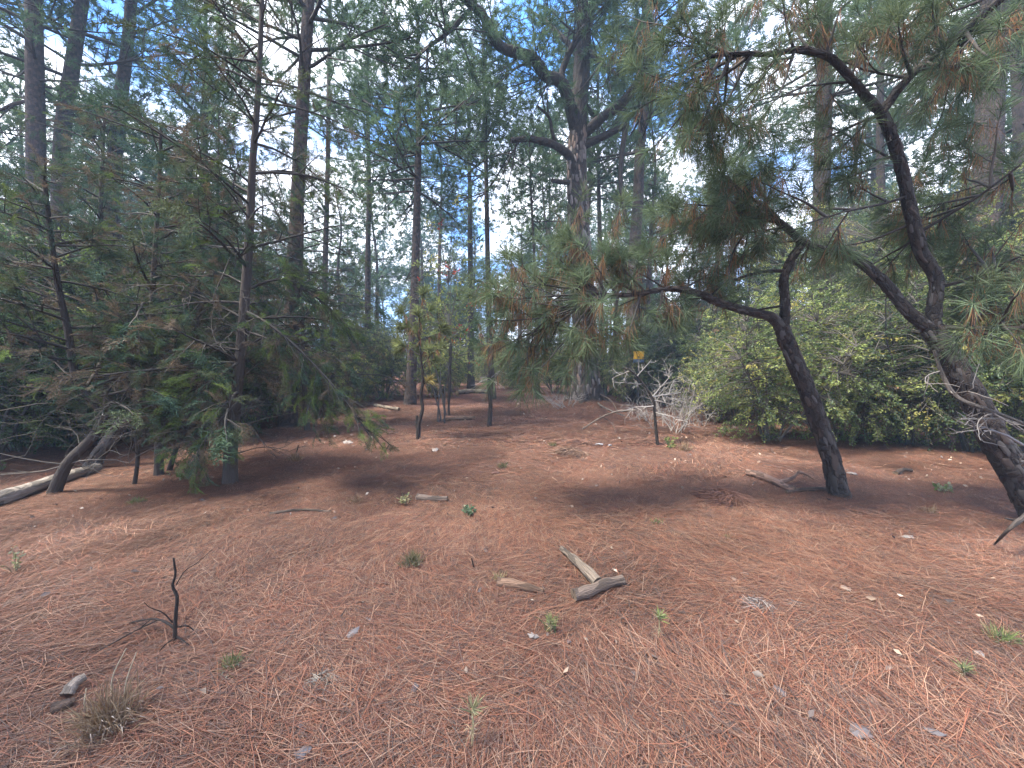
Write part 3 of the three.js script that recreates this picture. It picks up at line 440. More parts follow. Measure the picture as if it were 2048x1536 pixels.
// ------------------------------------------------------------------ the big old pine
{
  const D = 12.2, P = (x, y, dd = 0) => at(x, y, D + dd);
  const base = onGround(P(1172, 795), -0.1), tr = new Geo(true, true), r = RNG(501), wood = new Geo(true), f = new Geo();
  const t = thing('old_pine', 'big old pine with thick scaly trunk and twisting dark limbs behind the clearing', 'tree');
  const path = smoothPath([base, P(1170, 700), P(1165, 580), P(1158, 450), P(1153, 350), P(1156, 260), P(1163, 140), P(1170, 0), P(1174, -130), P(1180, -260)], 150);
  const R = (q) => 0.39 * (1 - 0.62 * q) * (1 + 0.35 * Math.exp(-q * 26));
  tube(tr, path, (q) => R(q), 56, BARKD, { disp: barkDisp(0.05, true, 0.2) });
  const tm = mesh('trunk', tr, M.barkNear, t); barkPlates(tm, path, R, 260, 77, 0.19, 0.04, 0.0, 0.55, paleplates);
  for (let i = 0; i < 4; i++) { const a = i / 4 * 6.2832 + 0.4, g = new Geo(true, true), e = V(base.x + Math.cos(a) * 0.85, 0, base.z + Math.sin(a) * 0.85); e.y = height(e.x, e.z) - 0.12; const m = V(base.x + Math.cos(a) * 0.55, base.y + 0.12, base.z + Math.sin(a) * 0.55); tube(g, smoothPath([V(base.x + Math.cos(a) * 0.25, base.y + 0.55, base.z + Math.sin(a) * 0.25), m, e], 10), (q) => 0.15 * (1 - q) + 0.05, 10, BARKD, { disp: barkDisp(0.02, false, 0.2) }); mesh('root', g, M.barkNear, t); }
  const limbs = [
    [[[1150, 322], [1125, 300, -0.4], [1100, 287, -0.7], [1060, 278, -0.9], [1022, 281, -1.0]], 0.13, 0.07, 2],
    [[[1112, 292, -0.6], [1104, 262, -0.7], [1098, 235, -0.8], [1076, 213, -0.9]], 0.055, 0.03, 1],
    [[[1153, 268], [1138, 205, -0.3], [1121, 164, -0.6], [1090, 150, -0.9], [1066, 116, -1.2], [1005, 96, -1.6], [981, 68, -1.8], [964, 27, -2.0], [933, 3, -2.2], [890, -40, -2.5]], 0.19, 0.07, 26],
    [[[940, 20, -2.2], [899, 62, -2.4], [851, 99, -2.6], [817, 133, -2.8]], 0.06, 0.02, 14],
    [[[1121, 164, -0.6], [1126, 137, -0.6], [1152, 79, -0.9], [1176, 41, -1.1], [1182, -10, -1.2], [1190, -80, -1.3]], 0.10, 0.05, 14],
    [[[1168, 268], [1203, 236, -0.3], [1241, 209, -0.5], [1272, 171, -0.7], [1292, 133, -0.8], [1313, 85, -1.0], [1347, 41, -1.2], [1374, 0, -1.4], [1405, -45, -1.6]], 0.15, 0.07, 22],
    [[[1170, 290], [1213, 270, -0.2], [1254, 249, -0.4]], 0.12, 0.085, 0],
    [[[1252, 250, -0.4], [1246, 291, -0.5], [1241, 342, -0.5], [1244, 393, -0.5], [1256, 447, -0.6]], 0.085, 0.045, 0],
    [[[1172, 95], [1203, 126, -0.5], [1220, 140, -0.7], [1236, 150, -0.9]], 0.085, 0.04, 7],
    [[[1152, 366], [1125, 364, -0.3], [1104, 361, -0.5]], 0.075, 0.06, 0],
    [[[1165, 200], [1180, 222, 0.5], [1200, 245, 0.9]], 0.08, 0.05, 2],
    [[[1165, 120], [1110, 60, 0.8], [1060, 20, 1.5]], 0.09, 0.04, 10],
    [[[1172, 20], [1230, -20, 0.8], [1290, -40, 1.5]], 0.09, 0.04, 10],
    [[[1172, -60], [1110, -120, -0.8], [1040, -150, -1.5]], 0.08, 0.03, 10],
    [[[1174, -120], [1240, -170, -0.8], [1300, -190, -1.2]], 0.07, 0.03, 10],
  ];
  const TF = { ...MID, kids: [3.0, 3.8], step: 0.2, max: 2, minLen: 0.25, tuft: { ...MID.tuft, n: 26, len: 0.24, w: 0.019, col: NC.green } };
  for (const [pts, r0, r1, n] of limbs) {
    const g = new Geo(true, true), p = smoothPath(pts.map((q) => P(...q)), Math.max(12, pts.length * 5)); tube(g, p, (q) => r0 + (r1 - r0) * q, 14, BARKD, { disp: barkDisp(0.02, false, 0.2) }); mesh('limb', g, M.barkNear, t);
    for (let i = 0; i < n * 1.15; i++) { const k = Math.floor(rr(r, 0.25, 0.999) * (p.length - 1)), d = p[k + 1].clone().sub(p[k]).normalize().add(rdir(r).multiplyScalar(1.1)); shoot(wood, f, p[k], d, rr(r, 0.6, 1.7), 0.025, 0, r, TF); }
  }
  for (let i = 0; i < 16; i++) { const k = Math.floor(rr(r, 0.72, 0.995) * 149), a = r() * 6.28; shoot(wood, f, path[k], V(Math.cos(a), 0.4, Math.sin(a)), rr(r, 1.2, 2.6), 0.04, 0, r, TF); }
  mesh('branches', wood, M.twig, t, 'stuff'); mesh('crown', f, M.needle, t, 'stuff');
  t.position.copy(base); for (const c of t.children) { c.geometry.translate(-base.x, -base.y, -base.z); for (const k of c.children) k.position.sub(base); }
}

// ------------------------------------------------------------------ pines the photograph shows one by one
const trunkPts = (list, d) => { const p = list.map(([x, y, k]) => at(x, y, d + (k ?? 0))); p[0].y = height(p[0].x, p[0].z) - 0.06; return p; };
const px2y = (py, d) => at(1024, py, d).y;
for (const [label, d, list, r0, r1, yc, o] of [
  ['stout dark pine behind the drooping cedar left of the clearing', 8.7, [[575, 858], [582, 700], [590, 500], [600, 300], [612, 100], [622, -60], [632, -260]], 0.175, 0.09, 250, { branches: 34, len: 2.2, seed: 1, segs: 20, disp: barkDisp(0.02, false, 0.22), per: 60 }],
  ['straight pine with steep upswept branches just left of centre', 13, [[820, 812], [829, 600], [833, 450], [836, 330], [838, 240], [836, 120], [836, 20]], 0.17, 0.05, 420, { branches: 44, len: 2.5, seed: 2, segs: 14 }],
  ['pine with many fine angled branches right of the big old pine', 14, [[1262, 800], [1268, 520], [1276, 400], [1280, 300], [1288, 230], [1292, 154], [1292, 0], [1290, -140]], 0.24, 0.08, 330, { branches: 40, len: 2.6, seed: 3, segs: 14 }],
  ['tall pine trunk rising at the far left edge', 11, [[78, 860], [74, 500], [72, 300], [69, 100], [66, -80], [60, -300]], 0.23, 0.14, 260, { branches: 26, len: 2.8, seed: 4, segs: 16 }],
  ['tall pine leaning right, second from the left edge', 12, [[112, 840], [118, 500], [125, 270], [148, 110], [164, 0], [190, -200]], 0.22, 0.13, 300, { branches: 26, len: 2.8, seed: 5, segs: 16 }],
  ['tall pine with a side limb, third from the left edge', 13, [[205, 830], [217, 520], [228, 330], [244, 180], [258, 60], [270, -120], [275, -260]], 0.23, 0.11, 330, { branches: 28, len: 2.8, seed: 6, segs: 16 }],
  ['tall scaly pine trunk behind the boughs at the right edge', 8, [[1962, 900], [1968, 600], [1972, 450], [1980, 220], [1988, 0], [1996, -200]], 0.23, 0.17, 60, { branches: 18, len: 2.2, seed: 7, segs: 24, disp: barkDisp(0.03, true, 0.2), per: 80 }],
  ['straight pine trunk behind the crooked pine limbs at right', 10, [[1636, 850], [1640, 560], [1644, 350], [1648, 180], [1650, 0], [1652, -200]], 0.21, 0.13, 230, { branches: 26, len: 2.4, seed: 8, segs: 20, disp: barkDisp(0.025, true, 0.2), per: 60 }],
  ['slim dark pine between the stout pine and the upswept pine', 18, [[735, 775], [736, 500], [738, 380], [735, 200], [734, 60]], 0.15, 0.05, 400, { branches: 36, len: 2.3, seed: 9 }],
  ['thin pine close behind the stout dark pine', 15, [[648, 790], [650, 560], [655, 350], [658, 120], [660, -20]], 0.12, 0.05, 330, { branches: 30, len: 2.2, seed: 10 }],
  ['grey pine trunk standing at the back of the clearing', 20, [[942, 777], [941, 600], [940, 420], [938, 250], [940, 120]], 0.18, 0.06, 420, { branches: 36, len: 2.6, seed: 11 }],
  ['short stout pine trunk at the back beside the dead snag', 15, [[985, 795], [978, 640], [975, 500], [972, 330], [968, 160], [966, 40]], 0.13, 0.05, 420, { branches: 34, len: 2.3, seed: 12 }],
  ['small dark pine left of the big old pine', 15.5, [[1076, 797], [1073, 650], [1068, 500], [1062, 380], [1058, 260]], 0.085, 0.03, 470, { branches: 28, len: 1.7, seed: 13 }],
  ['pale pine seen past the hanging dead limb', 19, [[1205, 780], [1200, 500], [1196, 300], [1196, 120]], 0.15, 0.05, 420, { branches: 34, len: 2.4, seed: 14 }],
  ['forked pine at the top right corner', 12, [[2062, 850], [2052, 500], [2040, 250], [2030, 60], [2020, -120]], 0.2, 0.1, 330, { branches: 30, len: 2.6, seed: 15 }],
  ['slender pine in front of the sky gap right of centre', 22, [[1440, 770], [1436, 560], [1430, 420], [1428, 330]], 0.14, 0.04, 470, { branches: 30, len: 2.2, seed: 16 }],
  ['pine crown showing between the forks of the right crooked pine', 14, [[1770, 800], [1765, 500], [1760, 300], [1762, 100], [1765, -60]], 0.17, 0.07, 380, { branches: 34, len: 2.6, seed: 17 }],
  ['leafy pine between the third tall pine and the cedar spire', 16, [[395, 800], [402, 500], [408, 300], [410, 120], [412, -20]], 0.16, 0.06, 400, { branches: 36, len: 2.5, seed: 18 }],
]) tallPine({ label, pts: trunkPts(list, d), r0, r1, yc: px2y(yc, d), ...o, seed: 7000 + o.seed * 13 });

const ZONES = [[150, 'at the left edge'], [300, 'beside the third tall pine'], [460, 'left of the slim cedar'], [580, 'between slim cedar and stout pine'], [735, 'right of the stout pine'], [830, 'left of the upswept pine'], [950, 'right of the upswept pine'], [1160, 'left of the big old pine'], [1290, 'right of the big old pine'], [1450, 'below the sky gap'], [1640, 'behind the leaning crooked pine'], [1800, 'behind the tall yaupons'], [1975, 'behind the right crooked pine'], [1e9, 'at the right edge']];
const ORD = ['first', 'second', 'third', 'fourth', 'fifth', 'sixth', 'seventh', 'eighth', 'ninth', 'tenth', 'eleventh', 'twelfth', 'thirteenth', 'fourteenth', 'fifteenth', 'sixteenth', 'seventeenth', 'eighteenth', 'nineteenth', 'twentieth'];
const BG = [];
function nameByPlace() {
  const by = new Map(); for (const b of BG) { const z = ZONES.find((k) => b.px < k[0])[1], key = b.one + '|' + z; if (!by.has(key)) by.set(key, []); by.get(key).push({ ...b, z }); }
  for (const L of by.values()) { L.sort((a, b) => a.px - b.px); L.forEach((b, i) => { b.o.userData.label = L.length === 1 ? `${b.one} ${b.z}` : `${ORD[i] ?? 'last'} from the left of the ${b.one}s ${b.z}`; b.o.userData.group = `${b.one}s ${b.z}`; }); }
}
// ------------------------------------------------------------------ far pines: a few kinds, repeated
function repeater(protos, r) { let n = 0; const used = new Set(); return (label, group, pos, turn, s, which) => { const k = which ?? Math.floor(r() * protos.length), p = protos[k]; if (!used.has(k)) { used.add(k); p.userData.base = p.userData.base ?? p.name; p.userData.label = label; if (group) p.userData.group = group; p.position.copy(pos); p.rotation.y = turn; p.scale.set(...s); p.userData.keep = 1; return p; } return copyOf(p, label, group, pos, turn, s); }; }
const fp = []; for (let i = 0; i < 5; i++) { const Ht = [15, 17, 13.5, 18.5, 12][i], r = RNG(300 + i), pts = []; for (let k = 0; k <= 5; k++) pts.push(V(gauss(r) * 0.18 * k * 0.5, Ht * k / 5 - 0.1, gauss(r) * 0.18 * k * 0.5)); fp.push(tallPine({ name: 'far_pine', label: '', pts, r0: 0.10 + 0.005 * Ht, r1: 0.03, yc: Ht * [0.38, 0.45, 0.3, 0.5, 0.22][i], branches: [40, 38, 42, 40, 44][i], len: [2.3, 2.7, 2.2, 2.9, 1.9][i], seed: 320 + i, segs: 8, per: 12, local: true, tuft: { n: 18, w: 0.031, len: 0.27, col: [NC.green, NC.blue, NC.green, NC.blue, [0.115, 0.165, 0.068]][i] } })); }
{
  const r = RNG(4711), put = repeater(fp, r), spots = [];
  const ok = (x, z, m) => spots.every(([a, b]) => (a - x) ** 2 + (b - z) ** 2 > m * m);
  let tries = 0;
  while (spots.length < 150 && tries++ < 6000) {
    const d = Math.sqrt(rr(r, 15 * 15, 62 * 62)), x = rr(r, -1.5, 1.5) * d, px = 1024 + x / d * F;
    if (d < 24 && px > 660 && px < 1130) continue; if (Math.abs(px - 1365) < 55 && r() < 0.85) continue; if (!ok(x, -d, d < 30 ? 2.2 : 2.8)) continue;
    spots.push([x, -d]);
    const s = rr(r, 0.82, 1.2); BG.push({ px, one: d > 34 ? 'slender far pine' : 'slender background pine', o: put('', 'pines', V(x, height(x, -d), -d), r() * 6.28, [s, s * rr(r, 0.92, 1.1), s]) });
  }
  for (const [x, z, k] of [[-5.5, 3.5, 1], [3.5, 5, 3], [-1, 8, 0], [8.5, 2.5, 1], [-9, 1.5, 3], [1.5, 2.6, 4], [-3, 5.5, 2]]) put('pine standing behind the viewpoint, shading the near needles', 'pines behind the viewpoint', V(x, height(x, z), z), x * 3, [1, 1, 1], k);
}

// ------------------------------------------------------------------ young pines of the middle storey, full crowned
{
  const yp = []; for (let i = 0; i < 3; i++) { const Ht = [8, 9.5, 6.5][i], r = RNG(370 + i), pts = []; for (let k = 0; k <= 4; k++) pts.push(V(gauss(r) * 0.1 * k, Ht * k / 4 - 0.1, gauss(r) * 0.1 * k)); yp.push(tallPine({ name: 'young_pine', label: '', pts, r0: 0.09, r1: 0.02, yc: Ht * [0.2, 0.28, 0.15][i], branches: 46, len: [1.7, 1.9, 1.5][i], seed: 380 + i, segs: 8, per: 10, stubs: 9, local: true, tuft: { n: 18, w: 0.028, len: 0.26, col: [NC.green, NC.blue, [0.12, 0.175, 0.065]][i] } })); }
  const r = RNG(815), put = repeater(yp, r), spots = []; let tries = 0;
  while (spots.length < 44 && tries++ < 5000) {
    const d = Math.sqrt(rr(r, 12 * 12, 42 * 42)), x = rr(r, -1.45, 1.45) * d, px = 1024 + x / d * F;
    if (d < 23 && px > 600 && px < 1260) continue; if (d < 30 && Math.abs(px - 1365) < 60) continue; if (!spots.every(([a, b]) => (a - x) ** 2 + (b + d) ** 2 > 6)) continue; spots.push([x, -d]);
    const s = rr(r, 0.8, 1.25);
    BG.push({ px, one: 'bushy young pine', o: put('', 'young pines', V(x, height(x, -d), -d), r() * 6.28, [s, s, s]) });
  }
}
// ------------------------------------------------------------------ cedars on the left
const cd = (list, d) => trunkPts(list, d);
cedar({ label: 'tall slim cedar with dark trunk and drooping branches left of the clearing', seed: 601, pts: cd([[460, 978], [462, 900], [470, 820], [480, 720], [488, 620], [497, 500], [502, 400], [505, 330], [515, 200], [522, 60], [526, -60]], 4.55), r0: 0.072, r1: 0.02, branches: 50, len: 1.45, from: 1.05, shape: 0.35, limbLime: 0.45,
  limbs: [[[at(488, 620, 4.55), at(540, 650, 4.4), at(610, 710, 4.25), at(690, 800, 4.15), at(745, 880, 4.1)], 0.016], [[at(486, 660, 4.55), at(560, 690, 4.5), at(620, 760, 4.45), at(650, 820, 4.4)], 0.014], [[at(490, 580, 4.55), at(560, 560, 4.6), at(640, 600, 4.7), at(700, 660, 4.7)], 0.015], [[at(486, 720, 4.55), at(420, 760, 4.3), at(360, 800, 4.2), at(310, 850, 4.1)], 0.013], [[at(480, 700, 4.5), at(400, 690, 4.6), at(300, 700, 4.7), at(200, 718, 4.8)], 0.013], [[at(478, 800, 4.5), at(430, 850, 4.2), at(400, 890, 4.1)], 0.01]] });
cedar({ label: 'bent cedar crossing over the pale log at the far left', seed: 602, pts: cd([[103, 1002], [135, 927], [188, 872], [206, 830], [190, 806], [152, 753], [141, 690], [133, 647], [120, 590], [108, 520], [98, 440], [88, 360]], 4.2), r0: 0.052, r1: 0.018, branches: 40, len: 1.1, from: 1.0, shape: 0.4 });
cedar({ label: 'dark multi-stemmed cedar stem rising beside the leaning log', seed: 603, pts: cd([[318, 965], [318, 900], [316, 800], [310, 720], [305, 620], [310, 500], [318, 380], [322, 250]], 4.9), r0: 0.05, r1: 0.015, branches: 46, len: 1.3, from: 1.35, shape: 0.35 });
cedar({ label: 'thin dark cedar sapling in front of the leaning log', seed: 604, pts: cd([[267, 978], [275, 920], [272, 860], [262, 800], [266, 700], [274, 610]], 4.5), r0: 0.022, r1: 0.008, branches: 16, len: 0.6, from: 0.9, bare: 8 });
cedar({ label: 'slanting cedar stem right of the dark multi-stemmed cedar', seed: 605, pts: cd([[335, 950], [355, 890], [378, 840], [392, 760], [396, 660], [400, 560]], 5.1), r0: 0.03, r1: 0.01, branches: 26, len: 0.95, from: 1.0 });
cedar({ label: 'dark cedar behind the slim cedar, beside the stout pine', seed: 607, pts: cd([[615, 862], [610, 800], [606, 700], [604, 560], [606, 400], [610, 300]], 8.2), r0: 0.06, r1: 0.012, branches: 54, len: 1.7, from: 0.9, shape: 0.5 });
cedar({ label: 'cedar with a dark spire in the left thicket behind the stems', seed: 608, pts: cd([[200, 860], [196, 700], [198, 500], [205, 330], [210, 200]], 7.2), r0: 0.07, r1: 0.012, branches: 60, len: 1.8, from: 0.7, shape: 0.5 });
cedar({ label: 'cedar left of the stout pine with low hanging sprays', seed: 609, pts: cd([[430, 870], [428, 700], [432, 500], [436, 360], [438, 230]], 7.6), r0: 0.06, r1: 0.012, branches: 58, len: 1.7, from: 0.7, shape: 0.5 });
{
  const mk = (seed, Ht, len) => cedar({ name: 'background_cedar', label: '', seed, local: true, pts: [V(0, -0.08, 0), V(0.05, Ht * 0.3, 0.03), V(-0.04, Ht * 0.65, 0), V(0.03, Ht, 0)], r0: 0.07, r1: 0.012, branches: 62, len, from: 0.5, shape: 0.6, bare: 6, par: { sprays: 1, sprayMin: 0.3, kids: [5.5, 5.5] } });
  const put = repeater([mk(641, 5.5, 1.7), mk(642, 7, 1.9)], RNG(5)), r = RNG(88);
  for (const [k, px, d, s, label] of [
    [0, -40, 7, 1, 'cedar at the left edge behind the bent cedar'], [0, 95, 8.6, 0.8, 'broad cedar between the two leftmost tall pines'], [0, 255, 9.4, 1.05, 'cedar behind the leaning log and the dark stems'], [0, 350, 8.2, 0.85, 'tall cedar behind the multi-stemmed cedar'], [0, 480, 9.8, 1, 'cedar between the slim cedar and the stout pine'],
    [1, 540, 12, 1, 'cedar just left of the stout dark pine, further back'],
    [1, 1490, 12.5, 1, 'dark cedar behind the green shrub right of the dead brush'], [0, 1400, 14.5, 1, 'cedar behind the dark glossy shrub'], [1, 1720, 11.5, 0.9, 'dark cedar behind the tall yaupons at right'], [0, 1340, 16, 0.9, 'cedar deep behind the big old pine, right side'], [1, 2020, 10.5, 1, 'dark cedar behind the scaly trunk at the right edge'],
  ]) put(label, null, onGround(at(px, 800, d)), r() * 6.28, [s, s, s], k);
}

// ------------------------------------------------------------------ broadleaf shrubs
const kinds = [
  shrub({ seed: 801, H: 2.6, R: 1.3, stems: 7, clumps: 1000, leaves: 24, size: 0.05, mix: [0.15, 0.6, 0.95, 0.985] }),                    // yellow-green, low
  shrub({ seed: 802, H: 3.4, R: 1.5, stems: 7, clumps: 1250, leaves: 24, size: 0.05, mix: [0.28, 0.75, 0.96, 0.99] }),                   // green, taller
  shrub({ seed: 803, H: 3.6, R: 1.5, stems: 8, clumps: 1250, leaves: 24, size: 0.05, mix: [0.7, 0.95, 1, 1] }),                          // dark glossy
  shrub({ seed: 804, H: 4.6, R: 1.7, stems: 6, clumps: 1300, leaves: 24, size: 0.054, mix: [0.25, 0.7, 0.95, 0.98], mid: 0.55, low: 0.6 }), // tall, small tree
  shrub({ seed: 805, H: 2.2, R: 1.2, stems: 9, clumps: 800, leaves: 18, size: 0.054, mix: [0.2, 0.5, 0.85, 0.95], gap: -0.02 }),          // loose, pale
];
{
  const r = RNG(99), put = repeater(kinds, r);
  const near = [
    [0, 1545, 7.0, 1.0, 'yellow-green yaupon shrub right behind the leaning crooked pine trunk'],
    [0, 1690, 7.0, 0.95, 'bright leafy yaupon whose low sprays touch the needles right of the leaning pine'],
    [1, 1830, 6.6, 0.95, 'dense green yaupon under the right crooked pine fork'],
    [1, 1960, 6.0, 0.95, 'dense dark-based yaupon behind the curving right trunk'],
    [1, 2090, 5.6, 1.0, 'yaupon cut off by the right edge of the picture'],
    [3, 1600, 9.2, 1.0, 'tall yaupon filling the space behind the forked limbs'],
    [3, 1790, 9.0, 1.05, 'tall yaupon behind the right crooked pine limb'],
    [3, 1930, 8.6, 1.1, 'tall yaupon in front of the scaly pine trunk at right'],
    [3, 2080, 8.2, 1.15, 'tall yaupon at the right edge behind the boughs'],
    [1, 1480, 10.0, 0.95, 'green shrub left of the yellow-green yaupon'],
    [4, 1430, 9.2, 0.75, 'low loose shrub with thin pale leaves beside the dead brush'],
    [2, 1390, 12.0, 0.95, 'dark glossy shrub behind the pale dead brush'],
    [2, 1320, 13.5, 0.9, 'dark shrub right of the big old pine'],
    [4, 1265, 13.8, 0.8, 'loose low shrub at the foot of the big old pine, right side'],
    [2, 40, 6.4, 0.95, 'dark glossy holly at the far left edge'],
    [2, 165, 7.2, 1.0, 'dark glossy holly behind the leaning log'],
    [1, 290, 8.3, 0.95, 'glinting green holly behind the cedar stems'],
    [1, 390, 9.6, 1.0, 'green holly left of the slim cedar'],
    [2, -60, 5.4, 1.0, 'dark holly cut off by the left edge'],
    [2, 225, 7.0, 0.85, 'dark glinting holly just behind the leaning log'],
    [1, 120, 6.7, 0.8, 'green holly under the bent cedar at left'],
    [2, 455, 7.4, 0.8, 'dark holly right behind the slim cedar trunk'],
    [4, 545, 10.5, 0.9, 'loose shrub behind the stout dark pine'],
    [4, 680, 12.5, 0.9, 'pale loose shrub at the left side of the clearing'],
    [1, 520, 13, 0.9, 'green shrub seen past the slim cedar trunk'],
    [0, 770, 15.5, 1.05, 'pale yellowish shrub behind the upswept pine'],
    [0, 640, 13.2, 1.0, 'yellow-green shrub right of the stout pine, behind the cedar sprays'],
    [1, 720, 14.6, 0.9, 'green shrub between the slim dark pine and the upswept pine'],
    [3, 860, 19, 0.95, 'tall leafy shrub far behind the small forked pine'],
    [3, 690, 18, 1.0, 'tall leafy shrub behind the slim dark pine'],
    [0, 985, 24, 1.15, 'yellow-green shrub at the very back, behind the pale log'],
    [0, 1290, 14.6, 0.85, 'yellow-green shrub behind the bare brush'],
    [0, 880, 16, 0.85, 'yellow-green shrub at the back left of the clearing'],
    [4, 915, 22, 1.1, 'pale shrub closing the back of the clearing'],
    [0, 1030, 21, 0.9, 'yellow-green shrub deep behind the dead snag'],
    [4, 1110, 18, 1.0, 'pale shrub left of the big old pine trunk'],
    [0, 1215, 17, 1.0, 'shrub behind the big old pine'],
  ];
  for (const [k, px, d, s, label] of near) { const p = onGround(at(px, 800, d)); put(label, null, p, r() * 6.28, [s, s, s], k); }
  const spots = []; let tries = 0;
  while (spots.length < 84 && tries++ < 5000) {
    const d = Math.sqrt(rr(r, 11 * 11, 46 * 46)), x = rr(r, -1.5, 1.5) * d, px = 1024 + x / d * F;
    if (d < 24 && px > 600 && px < 1250) continue; if (d < 15 && px > 480 && px < 1480) continue;
    if (!spots.every(([a, b]) => (a - x) ** 2 + (b + d) ** 2 > 3.2)) continue; spots.push([x, -d]);
    const zone = px < 560 ? 'left' : px < 1300 ? 'mid' : 'right', s = rr(r, 0.75, 1.25);
    BG.push({ px, one: 'evergreen background shrub', o: put('', 'shrubs', V(x, height(x, -d), -d), r() * 6.28, [s, s * rr(r, 0.85, 1.3), s], zone === 'mid' ? [0, 4, 1, 3][Math.floor(r() * 4)] : Math.floor(r() * 5)) });
  }
  // young oak with larger leaves, some turned yellow and red
  const oak = shrub({ name: 'oak_sapling', category: 'tree', label: 'young leafy oak with yellow-green and a few red leaves left of centre', seed: 811, H: 4.4, R: 1.25, stems: 3, stemR: 0.03, clumps: 190, leaves: 12, size: 0.085, spread: 0.5, mid: 0.6, low: 1.5, gap: -0.05, mix: [0.1, 0.4, 0.8, 0.93], last: LC.red });
  oak.position.copy(onGround(at(900, 810, 10.5)));
  const oak2 = shrub({ name: 'oak_sapling', category: 'tree', label: 'bright green leafy sapling low behind the drooping pine bough', seed: 812, H: 3.0, R: 0.8, stems: 3, stemR: 0.02, clumps: 90, leaves: 12, size: 0.08, spread: 0.5, mid: 0.62, low: 1.2, gap: -0.05, mix: [0, 0.2, 0.92, 0.97], last: LC.red });
  oak2.position.copy(onGround(at(885, 830, 9)));
}
nameByPlace();

// ------------------------------------------------------------------ small dead and young trees in the clearing
const offs = (t, b) => { t.position.copy(b); t.traverse((c) => { if (c.isMesh) c.geometry.translate(-b.x, -b.y, -b.z); }); };
const gAt = (px, py, dy = 0) => { const p = ground(px, py); p.y += dy; return p; };
function bareTwigs(wood, p, d, L, rad, lvl, r, col) {
  const n = 5, pts = [p.clone()]; let c = p.clone(); d = d.clone().normalize();
  for (let k = 0; k < n; k++) { d.add(rdir(r).multiplyScalar(0.28)).normalize(); c = c.clone().addScaledVector(d, L / n); pts.push(c); }
  tube(wood, pts, (q) => rad * (1 - 0.7 * q) + 0.001, 4, vary(col, r, 0.3), {});
  if (lvl > 0) for (let k = 0; k < 4; k++) bareTwigs(wood, pts[1 + Math.floor(r() * n)], d.clone().add(rdir(r).multiplyScalar(0.9)), L * rr(r, 0.35, 0.65), rad * 0.5, lvl - 1, r, col);
}
{ // small forked pine with tufts, left of centre
  const b = gAt(836, 880), d = -b.z, r = RNG(21), t = thing('small_pine', 'small forked pine with a broken stub and pale green tufts on top', 'tree'), tr = new Geo(true, true), st = new Geo(true, true), wood = new Geo(true), f = new Geo(), dp = { disp: barkDisp(0.006, false, 0.07) };
  const path = smoothPath([V(b.x, b.y - 0.05, b.z), at(837, 860, d), at(838, 845, d), at(845, 818, d), at(842, 790, d), at(846, 760, d), at(842, 715, d), at(838, 670, d)], 30);
  tube(tr, path, (q) => 0.045 * (1 - 0.62 * q), 12, BARKD, dp); tube(st, smoothPath([at(837, 862, d), at(834, 848, d), at(834, 831, d)], 8), (q) => 0.036 * (1 - 0.3 * q), 10, BARKD, dp);
  mesh('trunk', tr, M.barkNear, t); mesh('broken_stub', st, M.barkNear, t);
  const P = { ...NEAR, kids: [4, 4], max: 1, minLen: 0.14, tuft: { ...TUFT_NEAR, n: 90, w: 0.011, len: 0.2, dead: 10, col: [0.14, 0.16, 0.06] } };
  for (const [x, y, z, q] of [[848, 768, 0, 0.72], [870, 700, -0.2, 0.85], [850, 690, 0.3, 0.9], [815, 630, 0.2, 1], [845, 640, -0.1, 1], [880, 660, 0.2, 1], [800, 690, 0.1, 0.9], [830, 600, 0, 1]]) { const p = path[Math.floor(q * 29)], e = at(x, y, d + z), v = e.clone().sub(p); shoot(wood, f, p, v, Math.max(0.18, v.length()), 0.01, q < 0.75 ? 1 : 0, r, q < 0.75 ? { ...P, tuft: { ...P.tuft, col: [0.26, 0.22, 0.08] } } : P); }
  mesh('branches', wood, M.twig, t, 'stuff'); mesh('crown', f, M.needle, t, 'stuff'); offs(t, b);
}
{ // dark snag in the middle
  const b = gAt(978, 853), d = -b.z, r = RNG(22), t = thing('small_pine', 'slim dark snag with pale side twigs in the middle of the clearing', 'tree'), tr = new Geo(true, true), wood = new Geo(true), f = new Geo();
  const path = smoothPath([V(b.x, b.y - 0.05, b.z), at(980, 830, d), at(981, 808, d), at(977, 770, d), at(982, 740, d), at(985, 700, d), at(980, 660, d)], 30);
  tube(tr, path, (q) => 0.056 * (1 - 0.6 * q), 12, BARKD, { disp: barkDisp(0.008, false, 0.08) }); mesh('trunk', tr, M.barkNear, t);
  for (const [x, y, z] of [[955, 750, -0.2], [940, 770, 0.1], [1000, 765, -0.2], [1012, 745, 0.1]]) bareTwigs(wood, path[17], at(x, y, d + z).sub(path[17]), 0.36, 0.009, 1, r, PALE);
  const P = { ...NEAR, max: 1, kids: [3, 3], tuft: { ...TUFT_NEAR, n: 70, w: 0.012, len: 0.2, dead: 24, col: [0.075, 0.115, 0.05] } };
  for (const [x, y, z] of [[960, 690, 0], [1000, 680, 0.1], [985, 640, -0.1], [955, 650, 0.2], [1015, 650, 0]]) { const p = path[26], v = at(x, y, d + z).sub(p); shoot(wood, f, p, v, Math.max(0.2, v.length()), 0.009, 0, r, P); }
  mesh('branches', wood, M.twig, t, 'stuff'); mesh('crown', f, M.needle, t, 'stuff'); offs(t, b);
}
